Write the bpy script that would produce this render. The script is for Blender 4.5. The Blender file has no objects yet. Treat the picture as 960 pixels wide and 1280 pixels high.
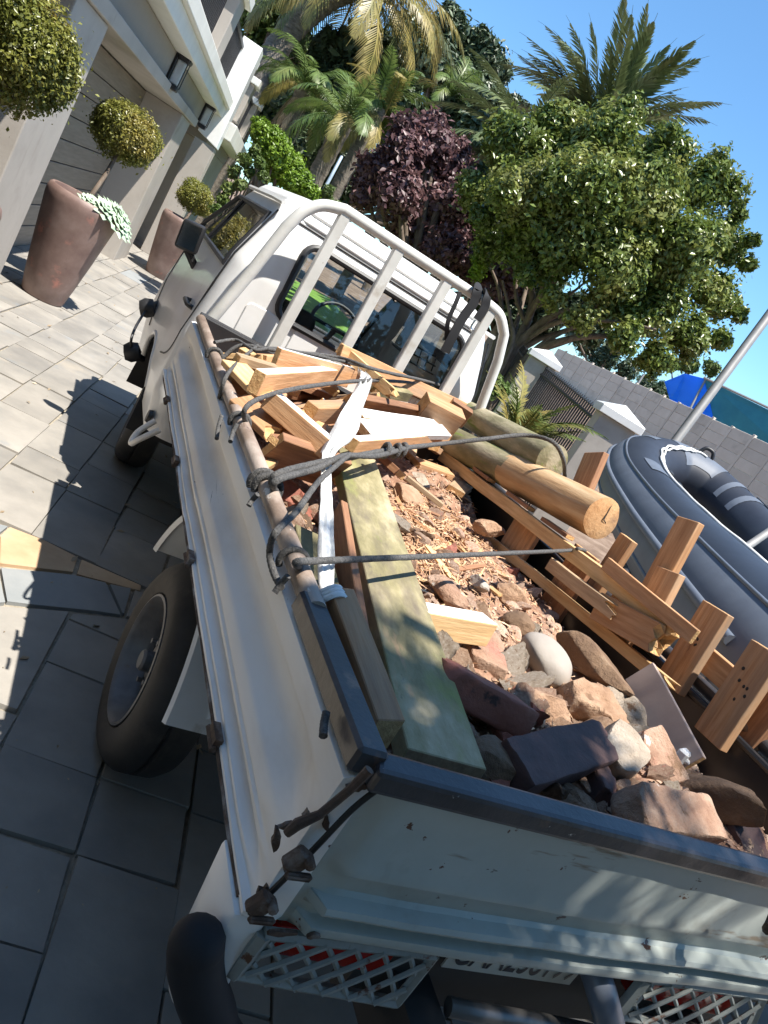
import bpy, bmesh, math, random
import numpy as np
from mathutils import Vector, Matrix, noise, Euler
random.seed(7); rng = np.random.default_rng(7)
S = bpy.context.scene
COL = S.collection
rad = math.radians
# ------------------------------------------------------------------ camera
CP = np.array([-1.35216, -0.70718, 1.66294]); YAW, PIT, ROL, FPX = 0.494915, -0.243438, 0.559619, 942.999
_f = np.array([math.sin(YAW)*math.cos(PIT), math.cos(YAW)*math.cos(PIT), math.sin(PIT)])
_r0 = np.array([math.cos(YAW), -math.sin(YAW), 0]); _u0 = np.cross(_r0, _f)
_r = math.cos(ROL)*_r0 + math.sin(ROL)*_u0; _u = -math.sin(ROL)*_r0 + math.cos(ROL)*_u0
cam = bpy.data.cameras.new('camera'); cam.sensor_width = 36; cam.lens = FPX/1280*36; cam.clip_start = .05; cam.clip_end = 2000
co = bpy.data.objects.new('camera', cam); COL.objects.link(co); S.camera = co
co.matrix_world = Matrix(((_r[0], _u[0], -_f[0], CP[0]), (_r[1], _u[1], -_f[1], CP[1]), (_r[2], _u[2], -_f[2], CP[2]), (0, 0, 0, 1)))
# ------------------------------------------------------------------ sky, sun, exposure
TS = Vector((.162, -.33, 1)).normalized()          # direction towards the sun
W = bpy.data.worlds.new('World'); S.world = W; W.use_nodes = True
nt = W.node_tree; sky = nt.nodes.new('ShaderNodeTexSky'); sky.sky_type = 'NISHITA'; sky.sun_disc = False
sky.sun_elevation = math.asin(TS.z); sky.sun_rotation = math.atan2(TS.x, TS.y); sky.air_density = 1.0; sky.dust_density = .3; sky.ozone_density = 1.5
bg = nt.nodes['Background']; bg.inputs[1].default_value = .092
tint = nt.nodes.new('ShaderNodeMix'); tint.data_type = 'RGBA'; tint.blend_type = 'MULTIPLY'; tint.inputs['Factor'].default_value = 1; tint.inputs[7].default_value = (.74, 1.06, 1.22, 1)
nt.links.new(sky.outputs[0], tint.inputs[6]); nt.links.new(tint.outputs[2], bg.inputs[0])
sl = bpy.data.lights.new('sun', 'SUN'); sl.energy = 4.9; sl.angle = rad(.5); sl.color = (1, .95, .87)
so = bpy.data.objects.new('sun', sl); COL.objects.link(so); so.location = (0, 0, 20); so.rotation_euler = TS.to_track_quat('Z', 'Y').to_euler()
S.view_settings.view_transform = 'Standard'; S.view_settings.look = 'None'; S.view_settings.exposure = 1.12; S.view_settings.gamma = 1
S.cycles.max_bounces = 6; S.cycles.transparent_max_bounces = 12; S.cycles.use_denoising = True
# ------------------------------------------------------------------ helpers: pixels (of the 960x1280 photograph) to world points
def ray(a, b): return _f + (a-480)/FPX*_r - (b-640)/FPX*_u
def AT(a, b, **k):
    (ax, v), = k.items(); i = 'xyz'.index(ax); d = ray(a, b); return Vector(CP + (v-CP[i])/d[i]*d)
def Z(a, b, z): return AT(a, b, z=z)
def D(a, b, t): return Vector(CP + t*ray(a, b))
# ------------------------------------------------------------------ helpers: objects
def tag(o, label=None, cat=None, group=None, kind=None):
    if label: o['label'] = label
    if cat: o['category'] = cat
    if group: o['group'] = group
    if kind: o['kind'] = kind
    return o
def empty(name, loc, label, cat, group=None, rz=0):
    o = bpy.data.objects.new(name, None); COL.objects.link(o); o.location = loc; o.rotation_euler = (0, 0, rz); o.empty_display_size = .1
    return tag(o, label, cat, group)
def smooth(me, ang=40):
    me.polygons.foreach_set('use_smooth', [True]*len(me.polygons))
    try: me.set_sharp_from_angle(angle=rad(ang))
    except Exception: pass
def link(name, me, parent=None, loc=None):
    o = bpy.data.objects.new(name, me); COL.objects.link(o)
    if parent:
        o.parent = parent
        if parent.type != 'EMPTY' or True:
            bpy_upd.append(o)
    return o
bpy_upd = []
def wmat(o):
    m = o.matrix_basis.copy(); p = o.parent
    while p: m = p.matrix_basis @ m; p = p.parent
    return m
class MB:
    """collects shapes in world coordinates and links them as one mesh object"""
    def __init__(s): s.v = []; s.f = []; s.m = []
    def add(s, v, f, mi=0):
        o = len(s.v); s.v += [tuple(p) for p in v]; s.f += [tuple(o+i for i in q) for q in f]; s.m += [mi]*len(f); return s
    def box(s, c, size, M=None, mi=0):
        h = [x/2 for x in size]; V = [Vector((sx*h[0], sy*h[1], sz*h[2])) for sz in (-1, 1) for sy in (-1, 1) for sx in (-1, 1)]
        if M is not None: V = [M @ p for p in V]
        V = [p+Vector(c) for p in V]
        return s.add(V, [(0, 2, 3, 1), (4, 5, 7, 6), (0, 1, 5, 4), (2, 6, 7, 3), (0, 4, 6, 2), (1, 3, 7, 5)], mi)
    def box2(s, a, b, mi=0):
        a, b = Vector(a), Vector(b); return s.box((a+b)/2, [abs(x) for x in (b-a)], None, mi)
    def hexa(s, q, mi=0):   # 8 points: bottom ring of 4, top ring of 4
        return s.add(q, [(3, 2, 1, 0), (4, 5, 6, 7), (0, 1, 5, 4), (1, 2, 6, 5), (2, 3, 7, 6), (3, 0, 4, 7)], mi)
    def tube(s, pts, r, n=8, cap=True, mi=0, closed=False):
        P = [Vector(p) for p in pts]; m = len(P); R = r if isinstance(r, (list, tuple)) else [r]*m
        V = []; up = Vector((0, 0, 1)); prev = None
        for i in range(m):
            if closed: t = P[(i+1) % m]-P[i-1]
            else: t = P[min(i+1, m-1)]-P[max(i-1, 0)]
            if t.length < 1e-9: t = Vector((0, 0, 1))
            t.normalize()
            if prev is None:
                a = up if abs(t.z) < .9 else Vector((1, 0, 0)); x = t.cross(a).normalized()
            else:
                x = prev-t*prev.dot(t)
                x = x.normalized() if x.length > 1e-6 else t.cross(up).normalized()
            prev = x; y = t.cross(x)
            V += [P[i]+R[i]*(math.cos(2*math.pi*k/n)*x+math.sin(2*math.pi*k/n)*y) for k in range(n)]
        F = []
        for i in range(m if closed else m-1):
            j = (i+1) % m
            F += [(i*n+k, i*n+(k+1) % n, j*n+(k+1) % n, j*n+k) for k in range(n)]
        if cap and not closed: F += [tuple(range(n))[::-1], tuple((m-1)*n+k for k in range(n))]
        return s.add(V, F, mi)
    def lathe(s, prof, c=(0, 0, 0), n=32, M=None, mi=0, cap=(False, False)):
        V = []
        for (r, z) in prof: V += [Vector((r*math.cos(2*math.pi*k/n), r*math.sin(2*math.pi*k/n), z)) for k in range(n)]
        if M is not None: V = [M @ p for p in V]
        V = [p+Vector(c) for p in V]
        F = [(i*n+k, i*n+(k+1) % n, (i+1)*n+(k+1) % n, (i+1)*n+k) for i in range(len(prof)-1) for k in range(n)]
        if cap[0]: F.append(tuple(range(n))[::-1])
        if cap[1]: F.append(tuple((len(prof)-1)*n+k for k in range(n)))
        return s.add(V, F, mi)
    def extr(s, poly, fn, a, b, mi=0, cap=True, closed=True, steps=1):
        """2-D outline swept from a to b, fn(p, t) -> world point"""
        n = len(poly); V = []
        for k in range(steps+1):
            t = a+(b-a)*k/steps; V += [fn(p, t) for p in poly]
        F = [(k*n+i, k*n+(i+1) % n, (k+1)*n+(i+1) % n, (k+1)*n+i) for k in range(steps) for i in range(n if closed else n-1)]
        if cap and closed: F += [tuple(range(n))[::-1], tuple(steps*n+i for i in range(n))]
        return s.add(V, F, mi)
    def ring(s, outer, inner, mi=0):
        n = len(outer); return s.add(list(outer)+list(inner), [(i, (i+1) % n, n+(i+1) % n, n+i) for i in range(n)], mi)
    def build(s, name, mats, parent=None, bev=0, sm=None, sub=0, origin=None, fixn=True):
        me = bpy.data.meshes.new(name)
        V = [Vector(p) for p in s.v]
        if parent: inv = wmat(parent).inverted(); org = inv @ (Vector(origin) if origin else wmat(parent).translation); 
        if parent:
            inv = wmat(parent).inverted(); V = [inv @ p for p in V]; org = Vector((0, 0, 0))
        else:
            if origin is None:
                lo = [min(p[i] for p in V) for i in range(3)]; hi = [max(p[i] for p in V) for i in range(3)]
                org = Vector(((lo[0]+hi[0])/2, (lo[1]+hi[1])/2, lo[2]))
            else: org = Vector(origin)
            V = [p-org for p in V]
        me.from_pydata([tuple(p) for p in V], [], s.f)
        mats = mats if isinstance(mats, (list, tuple)) else [mats]
        for m in mats: me.materials.append(m)
        me.polygons.foreach_set('material_index', s.m)
        if bev or sub or fixn:
            bm = bmesh.new(); bm.from_mesh(me)
            if fixn: bmesh.ops.recalc_face_normals(bm, faces=bm.faces)
            if bev: bmesh.ops.bevel(bm, geom=[e for e in bm.edges if e.is_manifold and e.calc_face_angle(0) > .5], offset=bev, segments=2 if bev > .006 else 1, affect='EDGES', profile=.5)
            if sub: bmesh.ops.subdivide_edges(bm, edges=bm.edges, cuts=sub, use_grid_fill=True)
            bm.to_mesh(me); bm.free()
        if sm: smooth(me, sm)
        me.update()
        o = bpy.data.objects.new(name, me); COL.objects.link(o)
        if parent: o.parent = parent
        else: o.location = org
        return o
def copy(o, parent=None, **k):
    c = o.copy(); COL.objects.link(c)
    if parent: c.parent = parent
    for ch in o.children: copy(ch, c)
    return c
def spline(P, n=8):
    P = [Vector(p) for p in P]; Q = [P[0]*2-P[1]]+P+[P[-1]*2-P[-2]]; out = []
    for i in range(1, len(Q)-2):
        a, b, c, d = Q[i-1:i+3]
        for k in range(n):
            t = k/n; out.append(.5*((2*b)+(c-a)*t+(2*a-5*b+4*c-d)*t*t+(3*b-a-3*c+d)*t**3))
    out.append(P[-1]); return out
def rrect(w, h, r, n=5, c=(0, 0)):
    out = []
    for cx, cy, a0 in ((w/2-r, h/2-r, 0), (-w/2+r, h/2-r, 90), (-w/2+r, -h/2+r, 180), (w/2-r, -h/2+r, 270)):
        for k in range(n+1):
            a = rad(a0+90*k/n); out.append((c[0]+cx+r*math.cos(a), c[1]+cy+r*math.sin(a)))
    return out
# ------------------------------------------------------------------ materials
def mat(name, cols, scale=5., stretch=(1, 1, 1), detail=6., rough=.6, bump=0., bscale=None, metal=0., spots=None, var=0., spec=.5, coat=0., trans=0., coord='Object', wave=None, roughvar=0., island=None):
    """procedural material: noise ramp over cols [(pos, rgb)], optional second spot layers, bump, per-object value change"""
    m = bpy.data.materials.new(name); m.use_nodes = True; N = m.node_tree.nodes; L = m.node_tree.links
    b = N['Principled BSDF']; out = N['Material Output']
    tc = N.new('ShaderNodeTexCoord'); mp = N.new('ShaderNodeMapping'); mp.inputs['Scale'].default_value = stretch
    L.new(tc.outputs[coord], mp.inputs['Vector'])
    oi = N.new('ShaderNodeObjectInfo')
    if coord == 'Object':
        ad = N.new('ShaderNodeVectorMath'); ad.operation = 'MULTIPLY_ADD'; ad.inputs[1].default_value = (1, 1, 1)
        sc = N.new('ShaderNodeVectorMath'); sc.operation = 'SCALE'; sc.inputs['Scale'].default_value = 37.0
        L.new(oi.outputs['Random'], sc.inputs[0]); L.new(mp.outputs[0], ad.inputs[0]); L.new(sc.outputs[0], ad.inputs[2]); vec = ad.outputs[0]
    else: vec = mp.outputs[0]
    nz = N.new('ShaderNodeTexNoise'); nz.inputs['Scale'].default_value = scale; nz.inputs['Detail'].default_value = detail; nz.inputs['Roughness'].default_value = .62
    L.new(vec, nz.inputs['Vector'])
    fac = nz.outputs[0]
    if wave:
        wv = N.new('ShaderNodeTexWave'); wv.wave_type = wave[0]; wv.inputs['Scale'].default_value = wave[1]; wv.inputs['Distortion'].default_value = wave[2]; wv.inputs['Detail'].default_value = 3
        if wave[0] == 'RINGS': wv.rings_direction = wave[3]
        else: wv.bands_direction = wave[3]
        L.new(vec, wv.inputs['Vector']); mx = N.new('ShaderNodeMath'); mx.operation = 'MULTIPLY_ADD'; mx.inputs[1].default_value = .35; 
        sb = N.new('ShaderNodeMath'); sb.operation = 'SUBTRACT'; sb.inputs[1].default_value = .175
        L.new(wv.outputs[1], mx.inputs[0]); L.new(fac, sb.inputs[0]); L.new(sb.outputs[0], mx.inputs[2]); fac = mx.outputs[0]
    cr = N.new('ShaderNodeValToRGB'); e = cr.color_ramp.elements
    while len(e) < len(cols): e.new(.5)
    for i, (p, c) in enumerate(cols): e[i].position = p; e[i].color = (*c, 1)
    L.new(fac, cr.inputs[0]); col = cr.outputs[0]
    for sp in (spots or []):     # (rgb, scale, threshold, softness[, stretch])
        n2 = N.new('ShaderNodeTexNoise'); n2.inputs['Scale'].default_value = sp[1]; n2.inputs['Detail'].default_value = 5; n2.inputs['Roughness'].default_value = .65
        m2 = N.new('ShaderNodeMapping'); m2.inputs['Location'].default_value = (3.1+sp[1], 7.7, 1.3)
        if len(sp) > 4: m2.inputs['Scale'].default_value = sp[4]
        L.new(vec, m2.inputs['Vector']); L.new(m2.outputs[0], n2.inputs['Vector'])
        mr = N.new('ShaderNodeMapRange'); mr.inputs['From Min'].default_value = sp[2]; mr.inputs['From Max'].default_value = sp[2]+sp[3]; L.new(n2.outputs[0], mr.inputs['Value'])
        mix = N.new('ShaderNodeMix'); mix.data_type = 'RGBA'; L.new(mr.outputs[0], mix.inputs['Factor']); L.new(col, mix.inputs[6]); mix.inputs[7].default_value = (*sp[0], 1); col = mix.outputs[2]
    if var:
        mr = N.new('ShaderNodeMapRange'); mr.inputs['To Min'].default_value = 1-var; mr.inputs['To Max'].default_value = 1+var
        if island:
            at = N.new('ShaderNodeAttribute'); at.attribute_name = 'tone'; L.new(at.outputs['Fac'], mr.inputs['Value'])
        else: L.new(oi.outputs['Random'], mr.inputs['Value'])
        hs = N.new('ShaderNodeHueSaturation'); L.new(mr.outputs[0], hs.inputs['Value']); L.new(col, hs.inputs['Color']); col = hs.outputs[0]
    L.new(col, b.inputs['Base Color'])
    b.inputs['Roughness'].default_value = rough; b.inputs['Metallic'].default_value = metal; b.inputs['Specular IOR Level'].default_value = spec
    b.inputs['Coat Weight'].default_value = coat; b.inputs['Coat Roughness'].default_value = .12
    if roughvar:
        mr = N.new('ShaderNodeMapRange'); mr.inputs['To Min'].default_value = rough-roughvar; mr.inputs['To Max'].default_value = rough+roughvar; L.new(nz.outputs[0], mr.inputs['Value']); L.new(mr.outputs[0], b.inputs['Roughness'])
    if bump:
        n3 = N.new('ShaderNodeTexNoise'); n3.inputs['Scale'].default_value = bscale or scale*3; n3.inputs['Detail'].default_value = 6; n3.inputs['Roughness'].default_value = .65; L.new(vec, n3.inputs['Vector'])
        bp = N.new('ShaderNodeBump'); bp.inputs['Strength'].default_value = bump; bp.inputs['Distance'].default_value = .01; L.new(n3.outputs[0], bp.inputs['Height']); L.new(bp.outputs[0], b.inputs['Normal'])
    if trans:
        tr = N.new('ShaderNodeBsdfTranslucent'); L.new(col, tr.inputs[0]); ms = N.new('ShaderNodeMixShader'); ms.inputs[0].default_value = trans
        L.new(b.outputs[0], ms.inputs[1]); L.new(tr.outputs[0], ms.inputs[2]); L.new(ms.outputs[0], out.inputs[0])
    return m
def glass(name, tint, refl=.12):
    m = bpy.data.materials.new(name); m.use_nodes = True; N = m.node_tree.nodes; L = m.node_tree.links; N.remove(N['Principled BSDF'])
    t = N.new('ShaderNodeBsdfTransparent'); t.inputs[0].default_value = (*tint, 1); g = N.new('ShaderNodeBsdfGlossy'); g.inputs['Roughness'].default_value = .02
    fr = N.new('ShaderNodeFresnel'); fr.inputs[0].default_value = 1.5; ad = N.new('ShaderNodeMath'); ad.inputs[1].default_value = refl*.3; L.new(fr.outputs[0], ad.inputs[0])
    ms = N.new('ShaderNodeMixShader'); L.new(ad.outputs[0], ms.inputs[0]); L.new(t.outputs[0], ms.inputs[1]); L.new(g.outputs[0], ms.inputs[2]); L.new(ms.outputs[0], N['Material Output'].inputs[0])
    return m
def flat(name, c, rough=.5, metal=0, **k): return mat(name, [(.3, tuple(x*.85 for x in c)), (.7, tuple(min(1, x*1.12) for x in c))], scale=k.pop('scale', 9), rough=rough, metal=metal, **k)
RUST = (.10, .04, .018)
M = {}
M['white'] = mat('white_paint', [(.3, (.66, .65, .62)), (.6, (.80, .79, .77))], scale=2.2, rough=.32, coat=.3, spots=[((.42, .37, .30), 5, .66, .12)], bump=.02)
M['bedwhite'] = mat('weathered_white_paint', [(.28, (.62, .56, .50)), (.5, (.80, .765, .72)), (.7, (.85, .825, .785))], scale=3.5, stretch=(1, .35, 1), rough=.55, spots=[((.56, .48, .40), 5, .62, .16, (1, .25, 1)), (RUST, 26, .70, .02), ((.16, .14, .12), 50, .72, .015)], bump=.12, bscale=7)
M['tailshade'] = mat('shade_darkened_tailgate_white', [(.3, (.33, .365, .34)), (.7, (.45, .485, .455))], scale=3, rough=.38, spots=[((.26, .26, .23), 4, .56, .14), ((.22, .18, .13), 7, .66, .05, (.3, 1, 2)), (RUST, 18, .68, .02), ((.07, .05, .04), 40, .71, .01, (.3, 1, 1))], bump=.05, bscale=12)  # tailgate white darkened in colour for tree shade; rust and stains are wear
M['rail'] = mat('worn_rail_paint', [(.3, (.10, .065, .045)), (.46, (.22, .16, .12)), (.62, (.38, .31, .26))], scale=9, stretch=(1, .5, 1), rough=.6, spots=[((.62, .58, .53), 16, .64, .03), ((.09, .05, .035), 12, .63, .06)], bump=.25, bscale=40)
M['black'] = mat('chipped_black_paint', [(.3, (.025, .024, .026)), (.7, (.06, .055, .06))], scale=7, rough=.33, spots=[((.16, .10, .07), 9, .6, .1), ((.62, .6, .57), 26, .70, .015)], bump=.15, bscale=30)
M['bumper'] = flat('black_bumper_rubber', (.008, .008, .011), .75)
M['guard'] = mat('dirty_shade_dark_guard_paint', [(.3, (.17, .185, .175)), (.7, (.29, .31, .295))], scale=14, rough=.6, spots=[(RUST, 20, .62, .05)])  # dirt and rust, base also darkened for the shade below the tailgate
M['rust'] = mat('rusty_steel', [(.3, (.03, .02, .015)), (.5, (.085, .05, .032)), (.7, (.26, .24, .22))], scale=18, rough=.8, bump=.5, bscale=60)
M['rubber'] = mat('tyre_rubber', [(.3, (.014, .013, .012)), (.7, (.032, .029, .027))], scale=8, rough=.7, spots=[((.075, .06, .048), 5, .56, .25)], bump=.1)
M['rim'] = mat('grey_wheel_steel', [(.3, (.075, .075, .08)), (.7, (.16, .16, .165))], scale=9, rough=.42, metal=.25, spots=[((.12, .085, .06), 8, .6, .1)])
M['dark'] = flat('dark_plastic', (.018, .018, .02), .5)
M['darkmetal'] = flat('dark_chassis', (.025, .023, .022), .7)
M['seat'] = flat('dark_seat_cloth', (.03, .03, .034), .9)
M['hoop'] = mat('light_grey_hoop_paint', [(.3, (.52, .51, .47)), (.7, (.68, .67, .63))], scale=5, rough=.42, spots=[((.22, .15, .1), 20, .70, .03), ((.42, .38, .32), 6, .6, .15)], bump=.06)
M['glass'] = glass('window_glass', (.9, .94, .93), .12)
M['glassd'] = glass('side_window_glass', (.5, .56, .54), .7)
M['chrome'] = flat('bright_steel', (.55, .55, .55), .25, 1)
M['lampred'] = mat('red_lamp_lens', [(.3, (.35, .01, .008)), (.7, (.6, .03, .02))], scale=20, rough=.15, coat=.5)
M['dullsteel'] = flat('dull_steel', (.16, .155, .15), .45, .6)
M['plate'] = flat('number_plate_white', (.50, .51, .46), .5)
M['ink'] = flat('plate_lettering', (.015, .02, .03), .4)
def wood(name, a, b, c, **k): return mat(name, [(.28, a), (.5, b), (.72, c)], scale=k.pop('scale', 9), stretch=(.55, 7, 7), detail=5, rough=.72, bump=k.pop('bump', .22), bscale=22, var=k.pop('var', .22), **k)
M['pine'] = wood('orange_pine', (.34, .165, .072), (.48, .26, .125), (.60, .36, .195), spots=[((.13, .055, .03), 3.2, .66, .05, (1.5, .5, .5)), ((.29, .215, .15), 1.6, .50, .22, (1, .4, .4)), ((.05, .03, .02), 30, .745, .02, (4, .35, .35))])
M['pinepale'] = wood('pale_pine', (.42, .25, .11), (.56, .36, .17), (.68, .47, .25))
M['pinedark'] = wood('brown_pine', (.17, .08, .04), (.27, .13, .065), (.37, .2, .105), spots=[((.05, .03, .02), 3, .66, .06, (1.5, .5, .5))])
M['pinegrey'] = wood('weathered_pine', (.25, .17, .10), (.36, .25, .15), (.47, .35, .22))
M['endgrain'] = mat('sawn_end_grain', [(.3, (.46, .25, .10)), (.6, (.66, .42, .19)), (.75, (.74, .52, .27))], scale=40, rough=.9, bump=.8, bscale=90)
M['paintwood'] = mat('white_painted_wood', [(.3, (.70, .69, .66)), (.6, (.84, .83, .81))], scale=7, stretch=(1, 2, 2), rough=.5, spots=[((.50, .36, .2), 9, .66, .03, (.6, 2, 2)), ((.52, .5, .47), 6, .6, .15)], bump=.1)
M['tape'] = mat('white_plastic_tape', [(.3, (.66, .66, .64)), (.7, (.82, .82, .80))], scale=12, rough=.5, bump=.4, bscale=30, trans=.1)
M['mossy'] = mat('mossy_plank_wood', [(.30, (.11, .095, .055)), (.44, (.19, .165, .08)), (.54, (.29, .25, .135)), (.66, (.42, .36, .235))], scale=3.2, stretch=(1.1, 2.6, 2.6), detail=8, rough=.8, spots=[((.50, .30, .17), 2.3, .60, .10, (1, 2, 2)), ((.10, .085, .06), 4.5, .62, .08), ((.25, .265, .075), 2.6, .56, .14, (1, .8, .8)), ((.18, .215, .05), 8, .62, .1), ((.13, .105, .075), 1.5, .55, .12, (1, 1, 1))], bump=.3, bscale=30)
M['mosslog'] = mat('mossy_log_bark', [(.3, (.08, .075, .04)), (.47, (.20, .18, .10)), (.62, (.38, .33, .23))], scale=4, stretch=(.6, 2, 2), detail=8, rough=.85, spots=[((.14, .19, .03), 5, .56, .1, (.6, 2, 2)), ((.05, .042, .03), 3, .66, .08)], bump=.4, bscale=26)
M['barelog'] = mat('bare_log_wood', [(.3, (.25, .135, .06)), (.48, (.42, .26, .13)), (.66, (.55, .40, .24))], scale=5, stretch=(.35, 3, 3), detail=8, rough=.7, spots=[((.12, .06, .03), 3, .64, .05, (.25, 3, 3)), ((.56, .48, .38), 4, .6, .15, (.3, 2, 2))], bump=.35, bscale=24)
M['logend'] = mat('log_end_grain', [(.3, (.37, .18, .07)), (.5, (.52, .29, .13)), (.7, (.60, .38, .2))], scale=8, rough=.85, wave=('RINGS', 60, 3.5, 'X'), spots=[((.09, .05, .03), 9, .66, .03), ((.26, .15, .08), 5, .55, .15)], bump=.4, bscale=50)
M['rope'] = mat('grey_rope', [(.35, (.045, .044, .043)), (.65, (.125, .12, .115))], scale=160, rough=.85, bump=.6, bscale=220)
M['strap'] = flat('black_strap', (.016, .016, .018), .8)
M['brickred'] = mat('red_brick', [(.3, (.19, .062, .042)), (.6, (.27, .095, .062)), (.75, (.34, .15, .105))], scale=7, rough=.75, spots=[((.07, .035, .03), 8, .64, .05), ((.55, .45, .38), 14, .70, .03)], bump=.35, bscale=40)
M['brickdark'] = mat('dark_burnt_brick', [(.3, (.04, .026, .025)), (.55, (.105, .055, .047)), (.75, (.24, .10, .075))], scale=6, rough=.75, bump=.4, bscale=40)
M['brickold'] = mat('old_pale_brick', [(.3, (.25, .135, .085)), (.52, (.37, .23, .155)), (.75, (.48, .35, .26))], scale=15, rough=.9, spots=[((.20, .115, .065), 13, .60, .06), ((.40, .17, .12), 4, .58, .1), ((.62, .58, .52), 10, .64, .05)], bump=1.0, bscale=85)
M['cement'] = mat('broken_mortar', [(.3, (.29, .225, .165)), (.55, (.40, .33, .26)), (.75, (.54, .48, .41))], scale=15, rough=.95, spots=[((.20, .115, .065), 13, .60, .06), ((.30, .25, .19), 9, .62, .06)], bump=1.0, bscale=85)
M['sandstone'] = mat('sandy_rubble_stone', [(.3, (.27, .155, .09)), (.52, (.39, .245, .155)), (.75, (.50, .36, .25))], scale=15, rough=.95, spots=[((.20, .115, .065), 13, .60, .06), ((.24, .14, .08), 7, .62, .08)], bump=1.0, bscale=85)
M['browncl'] = mat('brown_clod_stone', [(.3, (.11, .065, .04)), (.6, (.20, .125, .075)), (.75, (.30, .22, .15))], scale=9, rough=.95, bump=1.0, bscale=40)
M['cobble'] = mat('grey_cobble', [(.3, (.27, .235, .20)), (.7, (.38, .335, .29))], scale=4, rough=.7, bump=.15, bscale=40)
M['rubble'] = mat('loose_rubble_soil', [(.28, (.11, .055, .032)), (.46, (.25, .135, .085)), (.6, (.36, .225, .15)), (.76, (.48, .36, .27))], scale=16, detail=9, rough=.95, bump=1.0, bscale=45)
M['chips'] = mat('wood_chips', [(.3, (.40, .20, .10)), (.5, (.54, .33, .19)), (.7, (.66, .50, .34))], scale=14, rough=.9, var=.3, island=True)
M['stone'] = mat('small_rubble_stone', [(.3, (.26, .15, .10)), (.55, (.38, .26, .19)), (.75, (.50, .41, .33))], scale=16, rough=.95, bump=.5, bscale=60, var=.35)
M['grit'] = mat('masonry_grit', [(.3, (.26, .145, .095)), (.5, (.37, .245, .175)), (.7, (.52, .42, .33))], scale=9, rough=.95, var=.4, island=True)
M['tile'] = mat('slate_paving', [(.3, (.185, .175, .16)), (.5, (.25, .232, .205)), (.7, (.315, .29, .255))], scale=2.6, detail=7, rough=.62, roughvar=.12, spots=[((.34, .295, .235), 1.7, .60, .18), ((.20, .208, .21), 2.4, .6, .14)], bump=.3, bscale=11, var=.10)
M['tileor'] = mat('orange_paving_stone', [(.3, (.40, .26, .15)), (.7, (.56, .40, .25))], scale=4, rough=.7, bump=.25, bscale=14)
M['tilegr'] = mat('grey_crazy_paving_stone', [(.3, (.20, .215, .22)), (.7, (.28, .285, .28))], scale=4, rough=.7, bump=.25, bscale=14)
M['joint'] = mat('paving_joint_mortar', [(.3, (.19, .165, .125)), (.7, (.36, .315, .245))], scale=30, rough=.95, bump=.5)
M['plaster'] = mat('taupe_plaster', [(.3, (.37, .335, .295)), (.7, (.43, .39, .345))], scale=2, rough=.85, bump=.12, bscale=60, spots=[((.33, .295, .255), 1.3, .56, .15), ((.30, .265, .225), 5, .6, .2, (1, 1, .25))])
M['plastershade'] = mat('shade_dark_taupe_plaster', [(.3, (.27, .245, .22)), (.7, (.31, .28, .25))], scale=2, rough=.85, bump=.12, bscale=60)  # same taupe plaster, darkened in colour for shade under eaves and indoors
M['trim'] = mat('cream_trim_paint', [(.3, (.66, .645, .59)), (.7, (.77, .76, .70))], scale=2, rough=.6, spots=[((.5, .42, .3), 2, .64, .12)])
M['doorpanel'] = mat('garage_door_boards', [(.3, (.15, .125, .105)), (.7, (.23, .195, .165))], scale=6, stretch=(.4, .4, 6), rough=.55, bump=.1)
M['recess'] = flat('dark_opening', (.02, .019, .018), .8)
M['iron'] = flat('black_iron', (.02, .02, .022), .45)
M['lampglass'] = flat('frosted_lamp_glass', (.5, .52, .52), .25)
M['pot'] = mat('terracotta_brown_pot', [(.3, (.12, .07, .06)), (.5, (.19, .125, .105)), (.7, (.27, .195, .17))], scale=3, detail=8, rough=.55, spots=[((.34, .15, .115), 3.2, .6, .08), ((.10, .06, .05), 4, .62, .1)], bump=.1, bscale=12)
M['soil'] = flat('potting_soil', (.04, .028, .02), 1)
M['bark'] = mat('brown_bark', [(.3, (.07, .05, .035)), (.7, (.19, .145, .11))], scale=9, stretch=(2, 2, .5), rough=.9, bump=.7, bscale=25)
M['palmbark'] = mat('grey_palm_bark', [(.3, (.09, .075, .06)), (.7, (.26, .225, .185))], scale=7, stretch=(1, 1, 3), rough=.95, bump=.9, bscale=18)
def leaf(name, a, b, c, var=.35, trans=.3, rough=.42): return mat(name, [(.3, a), (.5, b), (.7, c)], scale=1.3, detail=3, rough=rough, var=var, trans=trans, island=True, spec=.4)
M['ficus'] = leaf('glossy_green_leaves', (.10, .145, .03), (.16, .205, .045), (.29, .29, .09), rough=.3)
M['box'] = leaf('topiary_leaves', (.12, .145, .03), (.21, .21, .045), (.32, .24, .06), var=.45, rough=.35)
M['purple'] = leaf('purple_plum_leaves', (.085, .045, .05), (.15, .08, .082), (.24, .145, .14), var=.4)
M['conifer'] = leaf('dark_conifer_needles', (.045, .065, .035), (.07, .10, .05), (.12, .145, .08), var=.35, trans=.15)
M['hedge'] = leaf('bright_hedge_leaves', (.13, .22, .02), (.2, .31, .03), (.28, .37, .045))
M['greenl'] = leaf('mid_green_leaves', (.07, .115, .025), (.11, .165, .04), (.17, .2, .06))
M['blueg'] = leaf('blue_green_leaves', (.05, .085, .045), (.075, .11, .06), (.11, .14, .08))
M['phoenix'] = leaf('date_palm_leaflets', (.08, .11, .045), (.125, .155, .065), (.2, .21, .11), trans=.15)
M['queen'] = leaf('drooping_palm_leaflets', (.15, .15, .04), (.27, .22, .065), (.42, .33, .15), trans=.3)
M['deadfrond'] = leaf('dead_palm_fronds', (.22, .15, .09), (.33, .25, .16), (.44, .36, .26), trans=.15)
M['cycad'] = leaf('cycad_leaflets', (.08, .12, .03), (.13, .17, .045), (.3, .22, .06))
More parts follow.
